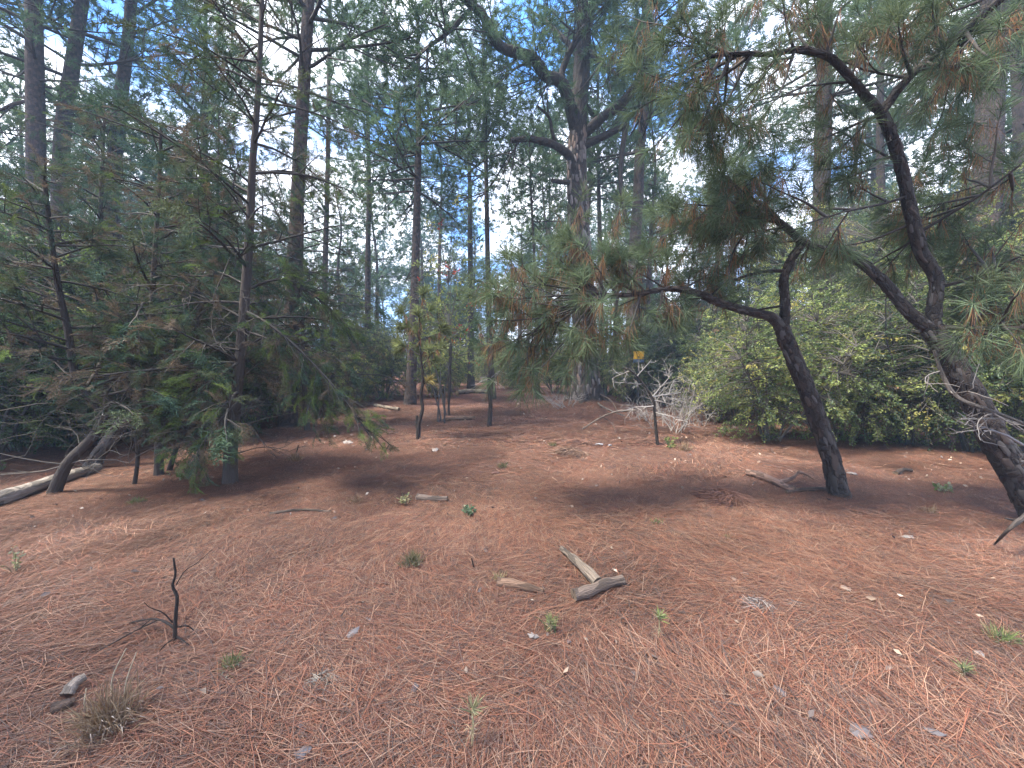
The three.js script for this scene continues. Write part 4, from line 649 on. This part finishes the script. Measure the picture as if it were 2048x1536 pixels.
{ // leafless dark tree right of the clearing
  const b = gAt(1316, 890), d = -b.z, r = RNG(23), t = thing('dead_tree', 'leafless dark dead tree bending left in front of the pale brush', 'tree'), tr = new Geo(true, true), wood = new Geo(true);
  const path = smoothPath([V(b.x, b.y - 0.05, b.z), at(1311, 850, d), at(1306, 801, d), at(1294, 778, d), at(1278, 757, d), at(1262, 742, d), at(1246, 736, d)], 24);
  tube(tr, path, (q) => 0.030 * (1 - 0.7 * q), 8, [0.07, 0.06, 0.055], {}); mesh('trunk', tr, M.dead, t);
  for (const [k, x, y, z, L] of [[9, 1335, 778, 0.1, 0.5], [9, 1350, 760, -0.2, 0.55], [8, 1360, 800, 0.2, 0.5], [7, 1280, 815, -0.2, 0.4], [14, 1255, 770, 0.1, 0.35], [17, 1290, 720, 0.1, 0.4], [20, 1235, 750, 0.2, 0.35], [6, 1345, 830, -0.2, 0.45]]) bareTwigs(wood, path[k], at(x, y, d + z).sub(path[k]), L, 0.011, 2, r, [0.24, 0.225, 0.21]);
  mesh('branches', wood, M.twig, t, 'stuff'); offs(t, b);
}
for (const [px, d, s, n, seed, label] of [[1345, 7.9, 1.15, 15, 31, 'tangle of pale bare twigs standing right of the dead dark tree'], [1395, 8.6, 0.95, 10, 32, 'low pale bare brush in front of the dark glossy shrub'], [1130, 11.3, 0.75, 12, 33, 'grey brush heap against the left foot of the big old pine'], [1290, 9.6, 0.8, 8, 34, 'thin bare brush between the dead tree and the big old pine']]) {
  const b = onGround(at(px, 840, d)), r = RNG(seed), wood = new Geo(true); for (let i = 0; i < n; i++) { const a = r() * 6.28; bareTwigs(wood, V(b.x + gauss(r) * 0.35 * s, b.y - 0.03, b.z + gauss(r) * 0.3 * s), V(Math.cos(a) * (seed === 33 ? 1.6 : 0.55), 1, Math.sin(a) * 0.5), rr(r, 0.5, 1.05) * s, 0.008, 2, r, [0.22, 0.20, 0.185]); }
  const m = single('dead_brush', wood, M.twig, label, 'brush', 'heaps of bare brush'); m.geometry.translate(-b.x, -b.y, -b.z); m.position.copy(b);
}
// ------------------------------------------------------------------ logs and sticks
function lie(name, label, category, pts, r0, r1, col, o = {}) {      // pts: points lying on or above the floor
  const t = thing(name, label, category, o.group), g = new Geo(true, true); for (const q of pts) q.y += 0.022; for (const [q] of o.arms ?? []) for (const k of q) k.y += 0.022; const p = smoothPath(pts, o.per ?? 24);
  tube(g, p, (q) => (r0 + (r1 - r0) * q) * (1 + 0.08 * Math.sin(q * 17 + r0 * 90)), o.segs ?? 14, col, { disp: (a, l, k) => 0.16 * k * fbm(Math.cos(a) * 1.7, l * 5, Math.sin(a) * 1.7 + r0 * 50, 3), cut: o.cut ?? [0.24, 0.19, 0.145] });
  const m = mesh(o.part ?? 'trunk', g, o.mat ?? M.dead, t); if (o.plates) barkPlates(m, p, (q) => r0 + (r1 - r0) * q, o.plates, 900 + Math.round(r0 * 1e4), o.psize ?? 0.09, 0.012);
  for (const [bp, b0] of o.arms ?? []) { const k = new Geo(true, true); tube(k, smoothPath(bp, 10), (q) => b0 * (1 - 0.6 * q), 8, col, { cut: o.cut, disp: (a, l, kk) => 0.15 * kk * fbm(Math.cos(a), l * 8, Math.sin(a), 2) }); mesh('branch', k, o.mat ?? M.dead, t); }
  const b = pts[0].clone(); t.position.copy(b); t.traverse((c) => { if (c.isMesh && c.name !== 'bark_plate') c.geometry.translate(-b.x, -b.y, -b.z); else if (c.isMesh) c.position.sub(b); }); return t;
}
lie('fallen_log', 'long pale grey log lying on the needles at the far left', 'log', [gAt(-90, 1048, 0.06), gAt(0, 1014, 0.06), gAt(95, 980, 0.06), gAt(195, 948, 0.07)], 0.085, 0.06, [0.38, 0.36, 0.345]);
lie('leaning_log', 'scaly grey log leaning up into the cedars at left', 'log', [gAt(178, 940, -0.02), at(215, 890, 5.25), at(262, 830, 5.3), at(312, 768, 5.35)], 0.085, 0.06, [0.20, 0.19, 0.188], { mat: M.barkNear, plates: 60, psize: 0.08 });
lie('fallen_log', 'pinkish log with a dark broken branch left of the leaning pine', 'log', [gAt(1495, 955, 0.05), gAt(1530, 966, 0.05), gAt(1562, 980, 0.04), gAt(1590, 990, 0.03)], 0.046, 0.034, [0.34, 0.23, 0.19], { arms: [[[gAt(1555, 976, 0.05), gAt(1580, 975, 0.08), gAt(1597, 966, 0.12)], 0.03], [[gAt(1595, 967, 0.12), gAt(1612, 966, 0.08), gAt(1628, 970, 0.04)], 0.015]] });
lie('stick', 'dark crumbling branch lying left of the leaning pine foot', 'branch', [gAt(1572, 992, 0.02), gAt(1610, 988, 0.03), gAt(1655, 986, 0.02)], 0.02, 0.026, [0.14, 0.10, 0.085]);
lie('fallen_log', 'bleached branch with a pointed tip lying in the near clearing', 'branch', [gAt(1123, 1110, 0.03), gAt(1145, 1132, 0.04), gAt(1172, 1158, 0.04), gAt(1196, 1182, 0.03)], 0.018, 0.042, [0.25, 0.215, 0.18]);
lie('fallen_log', 'short grey barked log end touching the bleached branch', 'log', [gAt(1147, 1208, 0.035), gAt(1180, 1200, 0.04), gAt(1212, 1186, 0.04), gAt(1245, 1174, 0.025)], 0.038, 0.03, [0.20, 0.16, 0.14]);
lie('rotten_log', 'split rotten log piece left of the bleached branch', 'log', [gAt(995, 1178, 0.025), gAt(1030, 1184, 0.03), gAt(1060, 1190, 0.025), gAt(1085, 1192, 0.01)], 0.034, 0.018, [0.30, 0.20, 0.145]);
lie('fallen_log', 'short log half buried left of the small green plant', 'log', [gAt(835, 1003, 0.03), gAt(862, 1008, 0.035), gAt(895, 1008, 0.03)], 0.035, 0.028, [0.19, 0.155, 0.14]);
lie('stick', 'pale weathered stick lying in the needles left of the short log', 'branch', [gAt(540, 1035, 0.015), gAt(600, 1028, 0.02), gAt(662, 1030, 0.012)], 0.014, 0.009, [0.24, 0.20, 0.165]);
lie('fallen_log', 'pale log lying at the back of the clearing by the far trunks', 'log', [gAt(915, 789, 0.08), gAt(950, 787, 0.09), gAt(988, 789, 0.08)], 0.11, 0.09, [0.26, 0.235, 0.21]);
lie('fallen_log', 'pale pole lying beside the cedar at the left of the clearing', 'log', [gAt(750, 815, 0.05), gAt(775, 820, 0.05), gAt(798, 823, 0.05)], 0.06, 0.05, [0.30, 0.27, 0.23]);
lie('fallen_log', 'thin grey log in the open behind the forked small pine', 'log', [gAt(872, 846, 0.03), gAt(910, 843, 0.05), gAt(950, 842, 0.05)], 0.03, 0.05, [0.24, 0.17, 0.13]);
lie('stick', 'long dead branch arching from the pale brush to the needles', 'branch', [gAt(1165, 862, 0.02), at(1200, 838, 7.9), at(1235, 825, 7.7), at(1272, 823, 7.5)], 0.014, 0.024, [0.24, 0.21, 0.19], { arms: [[[at(1205, 836, 7.9), at(1225, 850, 7.8), at(1232, 868, 7.7)], 0.009], [[at(1235, 825, 7.7), at(1222, 803, 7.8), at(1200, 790, 7.9)], 0.01]] });
lie('stick', 'pale branch lying below the big old pine', 'branch', [gAt(1190, 800, 0.08), at(1215, 820, 10.2), gAt(1250, 838, 0.05)], 0.03, 0.018, [0.26, 0.235, 0.215]);
lie('stick', 'small dark upright twig in front of the pointed branch', 'twig', [gAt(952, 1158, -0.01), at(948, 1142, 2.62), at(943, 1122, 2.6)], 0.006, 0.004, [0.06, 0.05, 0.045]);
lie('stick', 'thin grey stick slanting out of the needles left of centre', 'twig', [gAt(648, 1296, 0), at(668, 1262, 2.05), at(694, 1222, 2.1)], 0.004, 0.002, [0.16, 0.13, 0.115]);
lie('stick', 'short dark twig poking up right of the grey stick', 'twig', [gAt(720, 1300, -0.01), at(716, 1288, 1.97), at(714, 1274, 1.96)], 0.005, 0.004, [0.06, 0.045, 0.04]);
lie('stick', 'curved dark twig standing behind the slim cedar', 'twig', [gAt(588, 915, 0), at(594, 905, 6.0), at(597, 893, 6.0)], 0.012, 0.008, [0.06, 0.05, 0.045]);
lie('stick', 'dark broken root piece lying in front of the right yaupons', 'branch', [gAt(1790, 955, 0.03), gAt(1806, 952, 0.06), gAt(1822, 950, 0.04)], 0.03, 0.02, [0.07, 0.05, 0.042]);
lie('stick', 'dead branch reaching out of the right edge over the needles', 'branch', [at(2060, 1030, 2.9), at(2020, 1062, 2.75), gAt(1985, 1100, 0.01)], 0.02, 0.005, [0.12, 0.10, 0.095], { arms: [[[at(2060, 1032, 2.9), at(2035, 1045, 2.85), at(2010, 1043, 2.8)], 0.014]] });
{ // bare pale branch in front of the right trunk
  const r = RNG(41), t = thing('dead_branch', 'bare pale dead branch hanging along the right crooked trunk', 'branch'), g = new Geo(true, true), w = new Geo(true), p = smoothPath([at(1868, 700, 3.35), at(1885, 750, 3.3), at(1915, 795, 3.2), at(1990, 825, 3.1), at(2075, 858, 3.0)], 24);
  tube(g, p, (q) => 0.011 + 0.006 * Math.sin(q * 3), 8, [0.17, 0.155, 0.15], {}); mesh('stem', g, M.dead, t); for (let i = 0; i < 8; i++) bareTwigs(w, p[3 + Math.floor(r() * 20)], rdir(r).add(V(-0.3, -0.6, 0)), rr(r, 0.15, 0.4), 0.005, 1, r, [0.17, 0.155, 0.145]);
  for (let i = 0; i < 2; i++) bareTwigs(w, at(2045, 890 + i * 40, 3.1), V(-0.6 + gauss(r) * 0.5, -0.5 + r(), 0.3), rr(r, 0.25, 0.5), 0.011, 2, r, [0.16, 0.145, 0.14]);
  mesh('branches', w, M.twig, t, 'stuff'); offs(t, p[0].clone());
}
{ // dead seedling tree in the left foreground
  const b = gAt(351, 1292), d = -b.z, t = thing('dead_sapling', 'dead dark sapling with a drooping arched branch in the left foreground', 'sapling'), A = (x, y, z = 0) => at(x, y, d + z), col = [0.085, 0.070, 0.063];
  const part = (name, pts, r0, r1, m) => { const g = new Geo(true, true); tube(g, smoothPath(pts, 16), (q) => 0.72 * (r0 + (r1 - r0) * q), 8, col, { disp: (a, l, k) => 0.25 * k * fbm(Math.cos(a), l * 14, Math.sin(a), 2) }); return mesh(name, g, M.dead, t); };
  part('trunk', [V(b.x, b.y - 0.04, b.z), A(350, 1265), A(352, 1225), A(354, 1192), A(345, 1172), A(351, 1150), A(347, 1116)], 0.014, 0.006);
  part('branch', [A(350, 1258), A(335, 1246, 0.02), A(310, 1238, 0.06), A(270, 1243, 0.1), A(235, 1252, 0.15), A(205, 1272, 0.2), A(175, 1276, 0.22)], 0.009, 0.003);
  part('branch', [A(318, 1239, 0.05), A(270, 1262, 0.0), A(200, 1300, -0.08), A(120, 1340, -0.1), A(80, 1356, -0.12)], 0.005, 0.0015);
  part('branch', [A(300, 1240, 0.06), A(255, 1275, 0.05), A(190, 1310, 0.0), A(120, 1350, -0.1)], 0.004, 0.0012);
  part('branch', [A(352, 1255), A(375, 1252, 0.05), A(395, 1268, 0.08), A(410, 1275, 0.1)], 0.006, 0.002);
  part('branch', [A(352, 1170), A(370, 1142, 0.03), A(395, 1125, 0.06), A(425, 1098, 0.1)], 0.004, 0.0012);
  part('branch', [A(345, 1245), A(325, 1225, -0.03), A(300, 1215, -0.06), A(288, 1205, -0.08)], 0.005, 0.0015);
  part('branch', [A(351, 1275), A(330, 1290, -0.06), A(312, 1312, -0.08)], 0.006, 0.002);
  part('branch', [A(352, 1272), A(372, 1285, -0.05), A(390, 1300, -0.05)], 0.006, 0.002); offs(t, b);
}
// ------------------------------------------------------------------ tufts, seedlings, heaps
function blades(g, b, n, L, w, spread, cols, r, lay = 0) {
  for (let i = 0; i < n; i++) { const a = r() * 6.28, s = rr(r, 0.1, 1) * spread, l = L * rr(r, 0.5, 1.1), x = b.x + gauss(r) * 0.25 * L * (1 + lay * 2), z = b.z + gauss(r) * 0.25 * L * (1 + lay * 2), dx = Math.cos(a) * s, dz = Math.sin(a) * s, k = 1 / Math.hypot(dx, 1, dz); needleAt(g, x, height(x, z) + lay * 0.04 * r(), z, dx * k, k * (1 - lay * 0.8), dz * k, l, w, vary(cols[Math.floor(r() * cols.length)], r, 0.25), 0.15 + 0.3 * s, true, r); }
}
const dry = [[0.20, 0.125, 0.065], [0.25, 0.175, 0.10], [0.15, 0.09, 0.05]], grn = [[0.10, 0.11, 0.04], [0.14, 0.13, 0.05], [0.19, 0.14, 0.07]], lush = [[0.07, 0.12, 0.03], [0.11, 0.16, 0.04], [0.22, 0.19, 0.08]];
const tuftOf = (name, label, px, py, n, L, w, sp, cols, seed, lay) => { const b = gAt(px, py), g = new Geo(); blades(g, b, n, L, w, sp, cols, RNG(seed), lay); const m = single(name, g, M.grass, label, 'grass', 'grass tufts'); m.geometry.translate(-b.x, -b.y, -b.z); m.position.copy(b); return m; };
tuftOf('grass_tuft', 'wide sparse green-brown grass clump left of the rotten log', 825, 1135, 260, 0.17, 0.0035, 0.9, grn, 1);
tuftOf('grass_tuft', 'small greenish grass patch right of the dead sapling', 462, 1345, 120, 0.13, 0.003, 0.9, lush, 2);
tuftOf('grass_tuft', 'green grass tuft at the right edge', 2005, 1290, 190, 0.15, 0.003, 0.9, lush, 3);
tuftOf('grass_tuft', 'large dry grass clump in the bottom left corner', 215, 1465, 420, 0.26, 0.0034, 1.1, dry, 4);
tuftOf('grass_tuft', 'small green tuft between the short log and the leaning pine', 1312, 1055, 90, 0.12, 0.004, 0.7, lush, 5);
tuftOf('grass_tuft', 'thin green tuft below the rotten log', 1100, 1262, 60, 0.13, 0.003, 0.7, lush, 6);
tuftOf('grass_tuft', 'low mossy tuft under the cedar stems at left', 275, 1012, 260, 0.14, 0.005, 1.1, [[0.10, 0.13, 0.035], [0.15, 0.16, 0.05], [0.22, 0.16, 0.08]], 7);
tuftOf('grass_tuft', 'dry brown tuft near the short log', 712, 1010, 90, 0.18, 0.0035, 0.9, dry, 8);
tuftOf('grass_tuft', 'dry twiggy tuft in front of the right yaupons', 1860, 1030, 90, 0.16, 0.0035, 1.2, dry, 9);
tuftOf('grass_tuft', 'pale dry grass beside the rotten log end', 1000, 1168, 70, 0.13, 0.003, 0.9, [[0.36, 0.30, 0.15], [0.26, 0.24, 0.10]], 10);
tuftOf('grass_tuft', 'faint green tuft in the middle distance', 1105, 895, 100, 0.16, 0.006, 0.9, grn, 11);
tuftOf('grass_tuft', 'sparse dry grass behind the short log', 1005, 940, 110, 0.18, 0.006, 0.9, grn, 12);
tuftOf('grass_tuft', 'green tuft below the faint mossy patch right of centre', 1455, 1085, 60, 0.1, 0.004, 0.8, grn, 13);
tuftOf('grass_tuft', 'dry brown tuft in front of the stout pine', 590, 925, 160, 0.22, 0.006, 0.9, dry, 14);
tuftOf('grass_tuft', 'dry brushy tuft left of the green bush beside the brush', 1370, 905, 160, 0.26, 0.006, 0.9, dry, 15);
for (const [label, px, py, hgt, bend, seed] of [['tall pale dry grass stalk leaning right in the bottom left clump', 222, 1400, 0.22, 0.6, 1], ['pale dry grass stalk rising beside the leaning one', 250, 1420, 0.24, 0.4, 2], ['curled pale grass stalk at the left of the clump', 172, 1430, 0.10, -0.3, 3]]) { const b = gAt(px, py), g = new Geo(true), p = smoothPath([V(b.x, b.y - 0.01, b.z), V(b.x + hgt * 0.12 * bend, b.y + hgt * 0.5, b.z), V(b.x + hgt * 0.45 * bend, b.y + hgt, b.z - 0.02)], 10); tube(g, p, (q) => 0.0035 * (1 - 0.5 * q), 5, [0.40, 0.33, 0.22], {}); const m = single('grass_stalk', g, M.grass, label, 'grass', 'pale grass stalks'); m.geometry.translate(-b.x, -b.y, -b.z); m.position.copy(b); }
for (const [label, px, py, hgt, col, seed] of [['pale yellow pine seedling at the bottom centre', 943, 1500, 0.17, [0.30, 0.27, 0.12], 1], ['bright green pine seedling right of centre', 1316, 1285, 0.15, [0.24, 0.28, 0.08], 2], ['tiny green seedling near the right grass tuft', 1925, 1360, 0.06, [0.16, 0.20, 0.08], 3], ['yellowish small seedling behind the green pine seedling', 1100, 1268, 0.08, [0.22, 0.24, 0.08], 4]]) {
  const b = gAt(px, py), r = RNG(seed + 50), t = thing('pine_seedling', label, 'seedling', 'pine seedlings'), s = new Geo(true), f = new Geo(), top = V(b.x + 0.004, b.y + hgt, b.z);
  tube(s, [V(b.x, b.y - 0.01, b.z), V(b.x + 0.006, b.y + hgt * 0.5, b.z), top], () => 0.004, 5, [0.30, 0.24, 0.13], {}); tuft(f, top, V(0.05, 1, 0.05).normalize(), r, { n: 40, len: 0.055 + hgt * 0.1, w: 0.004, two: true, droop: 0.05, shoot: 0.03, col }); tuft(f, V(b.x, b.y + hgt * 0.5, b.z), V(0, 1, 0), r, { n: 18, len: 0.05, w: 0.003, two: true, droop: 0.5, shoot: 0.05, col: [0.36, 0.27, 0.15] });
  mesh('stem', s, M.twig, t); mesh('needles', f, M.grass, t, 'stuff'); offs(t, b);
}
function leafyPlant(label, px, py, hgt, n, size, cols, seed) { const b = gAt(px, py), r = RNG(seed), t = thing('ground_plant', label, 'plant', 'low leafy plants'), s = new Geo(true), f = new Geo(); for (let i = 0; i < n; i++) { const a = r() * 6.28, e = V(b.x + Math.cos(a) * hgt * rr(r, 0.2, 0.8), b.y + hgt * rr(r, 0.5, 1.1), b.z + Math.sin(a) * hgt * rr(r, 0.2, 0.8)); tube(s, [V(b.x, b.y - 0.01, b.z), b.clone().lerp(e, 0.5).add(V(0, hgt * 0.15, 0)), e], () => 0.002, 4, [0.15, 0.13, 0.07], {}); for (let k = 0; k < 7; k++) { const q = b.clone().lerp(e, rr(r, 0.35, 1)); leaf(f, q, rdir(r).add(V(0, 0.4, 0)).normalize(), size * rr(r, 0.6, 1.2), size * 0.5, vary(cols[Math.floor(r() * cols.length)], r, 0.25), r); } } mesh('stems', s, M.twig, t, 'stuff'); mesh('leaves', f, M.leaf, t, 'stuff'); offs(t, b); }
leafyPlant('small grey-green leafy plant in the centre of the clearing', 937, 1035, 0.11, 9, 0.055, [[0.16, 0.22, 0.13], [0.10, 0.16, 0.08]], 1);
leafyPlant('pale leafy weed beside the short half buried log', 812, 1012, 0.14, 9, 0.035, [[0.34, 0.33, 0.16], [0.18, 0.2, 0.1]], 2);
leafyPlant('thin weed with pale leaves at the left edge', 32, 1150, 0.18, 5, 0.03, [[0.30, 0.30, 0.18], [0.2, 0.22, 0.1]], 3);
leafyPlant('small green plant right of the dead dark tree', 1340, 900, 0.2, 10, 0.06, [LC.light, LC.mid], 4);
leafyPlant('low leafy weeds under the cedar stems', 372, 965, 0.25, 12, 0.05, [[0.24, 0.26, 0.15], LC.mid], 5);
leafyPlant('low green leafy patch at the foot of the stout pine', 575, 850, 0.3, 12, 0.08, [LC.mid, LC.light], 6);
leafyPlant('leafy weeds in the needles in front of the right yaupons', 1890, 990, 0.12, 6, 0.06, [[0.30, 0.32, 0.2], LC.mid], 7);
leafyPlant('green weed at the edge of the yellow-green yaupon', 1445, 875, 0.3, 12, 0.055, [LC.light, LC.mid], 8);
for (const [label, px, py, rad, n, cols, seed] of [['dark heap of dead needles left of the leaning pine foot', 1440, 1003, 0.22, 420, [[0.08, 0.036, 0.027], [0.13, 0.058, 0.04]], 1], ['tan heap of dead needles below the dead branch tip', 1140, 912, 0.24, 420, [[0.16, 0.088, 0.058], [0.08, 0.045, 0.034], [0.22, 0.14, 0.095]], 2], ['small dark needle heap behind the tan heap', 1158, 889, 0.17, 260, [[0.1, 0.055, 0.045], [0.2, 0.1, 0.07]], 3], ['grey rotten clump in the near needles left of centre', 648, 1368, 0.075, 300, [[0.14, 0.12, 0.10], [0.24, 0.21, 0.17], [0.08, 0.06, 0.05]], 4], ['grey needle bundle half sunk in the litter right of centre', 1515, 1216, 0.085, 260, [[0.16, 0.13, 0.12], [0.26, 0.22, 0.20], [0.10, 0.08, 0.075]], 5], ['smaller grey needle bundle beside the sunk one', 1583, 1214, 0.06, 200, [[0.16, 0.13, 0.12], [0.26, 0.22, 0.20], [0.10, 0.08, 0.075]], 6], ['dark low clump behind the forked small pine', 882, 845, 0.17, 200, [[0.09, 0.06, 0.05], [0.2, 0.12, 0.08]], 7]]) {
  const b = gAt(px, py), r = RNG(seed + 700), g = new Geo(); for (let i = 0; i < n * 2.2; i++) { const a = r() * 6.28, q = Math.sqrt(r()) * rad, x = b.x + Math.cos(a) * q * 1.3, z = b.z + Math.sin(a) * q, y = height(x, z) + rad * 0.6 * (1 - (q / rad) ** 2) * rr(r, 0.5, 1), c = a + 1.57 + gauss(r) * 0.9; needleAt(g, x, y, z, Math.cos(c), gauss(r) * 0.15, Math.sin(c), Math.min(0.2, rad * rr(r, 0.7, 1.3)), 0.0026 + rad * 0.006, vary(cols[Math.floor(r() * cols.length)], r, 0.3), 0.2, true, r); }
  const m = single('needle_heap', g, M.litter, label, 'needle heap', 'heaps of dead needles'); m.geometry.translate(-b.x, -b.y, -b.z); m.position.copy(b);
}
// bark flakes and a pale wood chunk on the floor
function flake(seed, size, col) { const r = RNG(seed), g = new Geo(), n = 11, top = [], bot = []; for (let i = 0; i < n; i++) { const a = i / n * 6.28, q = size * 0.5 * rr(r, 0.6, 1.1); const x = Math.cos(a) * q, z = Math.sin(a) * q * 0.65, y = rr(r, 0.1, 0.22) * size; top.push([x, y, z]); bot.push([x * 0.95, y - size * 0.09, z * 0.95]); } const c = g.v(0, size * 0.24, 0, col), d = g.v(0, size * 0.08, 0, col); for (let i = 0; i < n; i++) { const j = (i + 1) % n, k = vary(col, r, 0.25), A = g.v(...top[i], k), B = g.v(...top[j], k), C = g.v(...bot[i], k), D = g.v(...bot[j], k); g.tri(c, B, A); g.tri(A, B, D); g.tri(A, D, C); g.tri(d, C, D); } return g.build(); }
const greyF = [0.13, 0.112, 0.115], tanF = [0.22, 0.16, 0.125], paleF = [0.22, 0.192, 0.178];
[['large grey bark flake in the bottom right foreground', 1722, 1480, 0.11, greyF], ['grey bark flake left of the pale seedling', 602, 1468, 0.06, greyF], ['grey flake at the bottom edge left of centre', 605, 1518, 0.06, greyF], ['lone grey bark flake in the right foreground', 1560, 1393, 0.06, greyF], ['pale pinkish bark chip below the green seedling', 1268, 1357, 0.05, [0.24, 0.2, 0.19]], ['dark narrow bark flake near the bottom right', 1868, 1478, 0.07, greyF], ['pale flake beside the right edge grass', 1958, 1316, 0.07, paleF], ['grey weathered flake in front of the dead stick', 738, 1250, 0.06, [0.19, 0.17, 0.17]], ['long grey flake right of the slanting stick', 706, 1276, 0.08, [0.18, 0.155, 0.15]], ['white-grey flake below the rotten log', 1066, 1281, 0.06, paleF], ['small dark flake right of the white-grey one', 1138, 1292, 0.04, greyF], ['bleached wood splinters near the right yaupons', 1812, 1082, 0.12, [0.17, 0.148, 0.136]], ['pale flake in the shade beside the right leaning trunk', 1703, 953, 0.16, [0.26, 0.22, 0.2]], ['pale bark flake behind the near bundle', 1490, 1155, 0.06, paleF], ['tan leaf-like flake behind the sunk needle bundle', 1468, 1165, 0.05, tanF], ['pale bark chip far right in the needles', 2000, 1082, 0.08, paleF], ['grey chip near the dark heap', 1690, 1185, 0.07, tanF], ['brown bark piece lying in the centre distance', 990, 952, 0.16, [0.14, 0.065, 0.045]], ['white chip beside the tan needle heap', 1198, 893, 0.16, [0.26, 0.26, 0.275]], ['grey chip right of the white chip', 1220, 894, 0.11, [0.2, 0.2, 0.21]], ['pale chip in the open left of centre', 697, 890, 0.2, paleF], ['pale leaf chip right of the small forked pine', 870, 905, 0.16, paleF], ['small pale chip left of the short log', 448, 1023, 0.1, paleF], ['flat grey flake near the lower right bundle', 1740, 1410, 0.07, tanF], ['small white chip in the lower right needles', 1915, 1253, 0.035, paleF], ['violet-grey flake at the left of the pale seedling stalk', 830, 1385, 0.055, greyF]].forEach(([label, px, py, size, col], i) => { const m = single('bark_flake', flake(1200 + i, size * 1.1, col.map((k) => k * 0.8)), M.litter, label, 'bark', 'bark flakes on the floor'); m.position.copy(gAt(px, py, 0.018)); m.rotation.y = i * 1.7; m.rotation.x = Math.sin(i) * 0.2; });
lie('wood_chunk', 'pale chunk of split wood beside the dry grass clump at left', 'wood', [gAt(135, 1408, 0.02), gAt(150, 1396, 0.045), gAt(172, 1384, 0.05)], 0.026, 0.016, [0.42, 0.37, 0.33], { per: 12 });
lie('wood_chunk', 'brown split wood piece below the pale chunk at left', 'wood', [gAt(112, 1432, 0.015), gAt(132, 1428, 0.02), gAt(150, 1420, 0.015)], 0.022, 0.014, [0.16, 0.115, 0.095], { per: 12 });
{ // scattered pale leaves, too small to count
  const r = RNG(61), g = new Geo(); for (let i = 0; i < 2000; i++) { const d = Math.sqrt(rr(r, 2, 250)), x = rr(r, -1.3, 1.3) * d, z = -d; if (fbm(x * 0.4, z * 0.4, 9, 2) < -0.02 && r() < 0.7) continue; const s = rr(r, 0.025, 0.06) * (d > 7 ? 1.35 : 1), q = V(x, height(x, z) + 0.04, z), dd = V(gauss(r), rr(r, 0.0, 0.25), gauss(r)).normalize(); leaf(g, q, dd, s, s * 0.55, vary([[0.26, 0.19, 0.14], [0.18, 0.13, 0.10], [0.12, 0.09, 0.08], [0.32, 0.26, 0.21]][Math.floor(r() * 4)], r, 0.2), r); }
  const m = mesh('fallen_leaves', g, M.litter, scene, 'stuff'); m.userData.label = 'small pale dead leaves scattered over the needles'; m.userData.category = 'leaves';
}
{ // bright yellow panel glimpsed through the brush
  const t = thing('yellow_panel', 'small bright yellow panel glimpsed through the brush right of the big old pine', 'panel'), b = onGround(at(1276, 790, 12.7));
  const mk = (n, w, h, dd, y, c) => { const g = new THREE.BoxGeometry(w, h, dd); g.translate(0, y, 0); const k = new THREE.Mesh(g, new THREE.MeshStandardMaterial({ color: new THREE.Color().setRGB(...c), roughness: 0.6 })); k.name = n; k.castShadow = k.receiveShadow = true; t.add(k); };
  mk('panel', 0.34, 0.26, 0.03, 1.66, [0.8, 0.42, 0.03]); mk('lower_panel', 0.34, 0.10, 0.028, 1.475, [0.10, 0.16, 0.28]); mk('post', 0.06, 1.45, 0.06, 0.69, [0.05, 0.045, 0.04]); t.position.copy(b);
}
// ------------------------------------------------------------------ the thin blue air of the photograph
scene.fog = new THREE.FogExp2(new THREE.Color(0.48, 0.70, 1.0), 0.0026);
renderer.render(scene, camera);
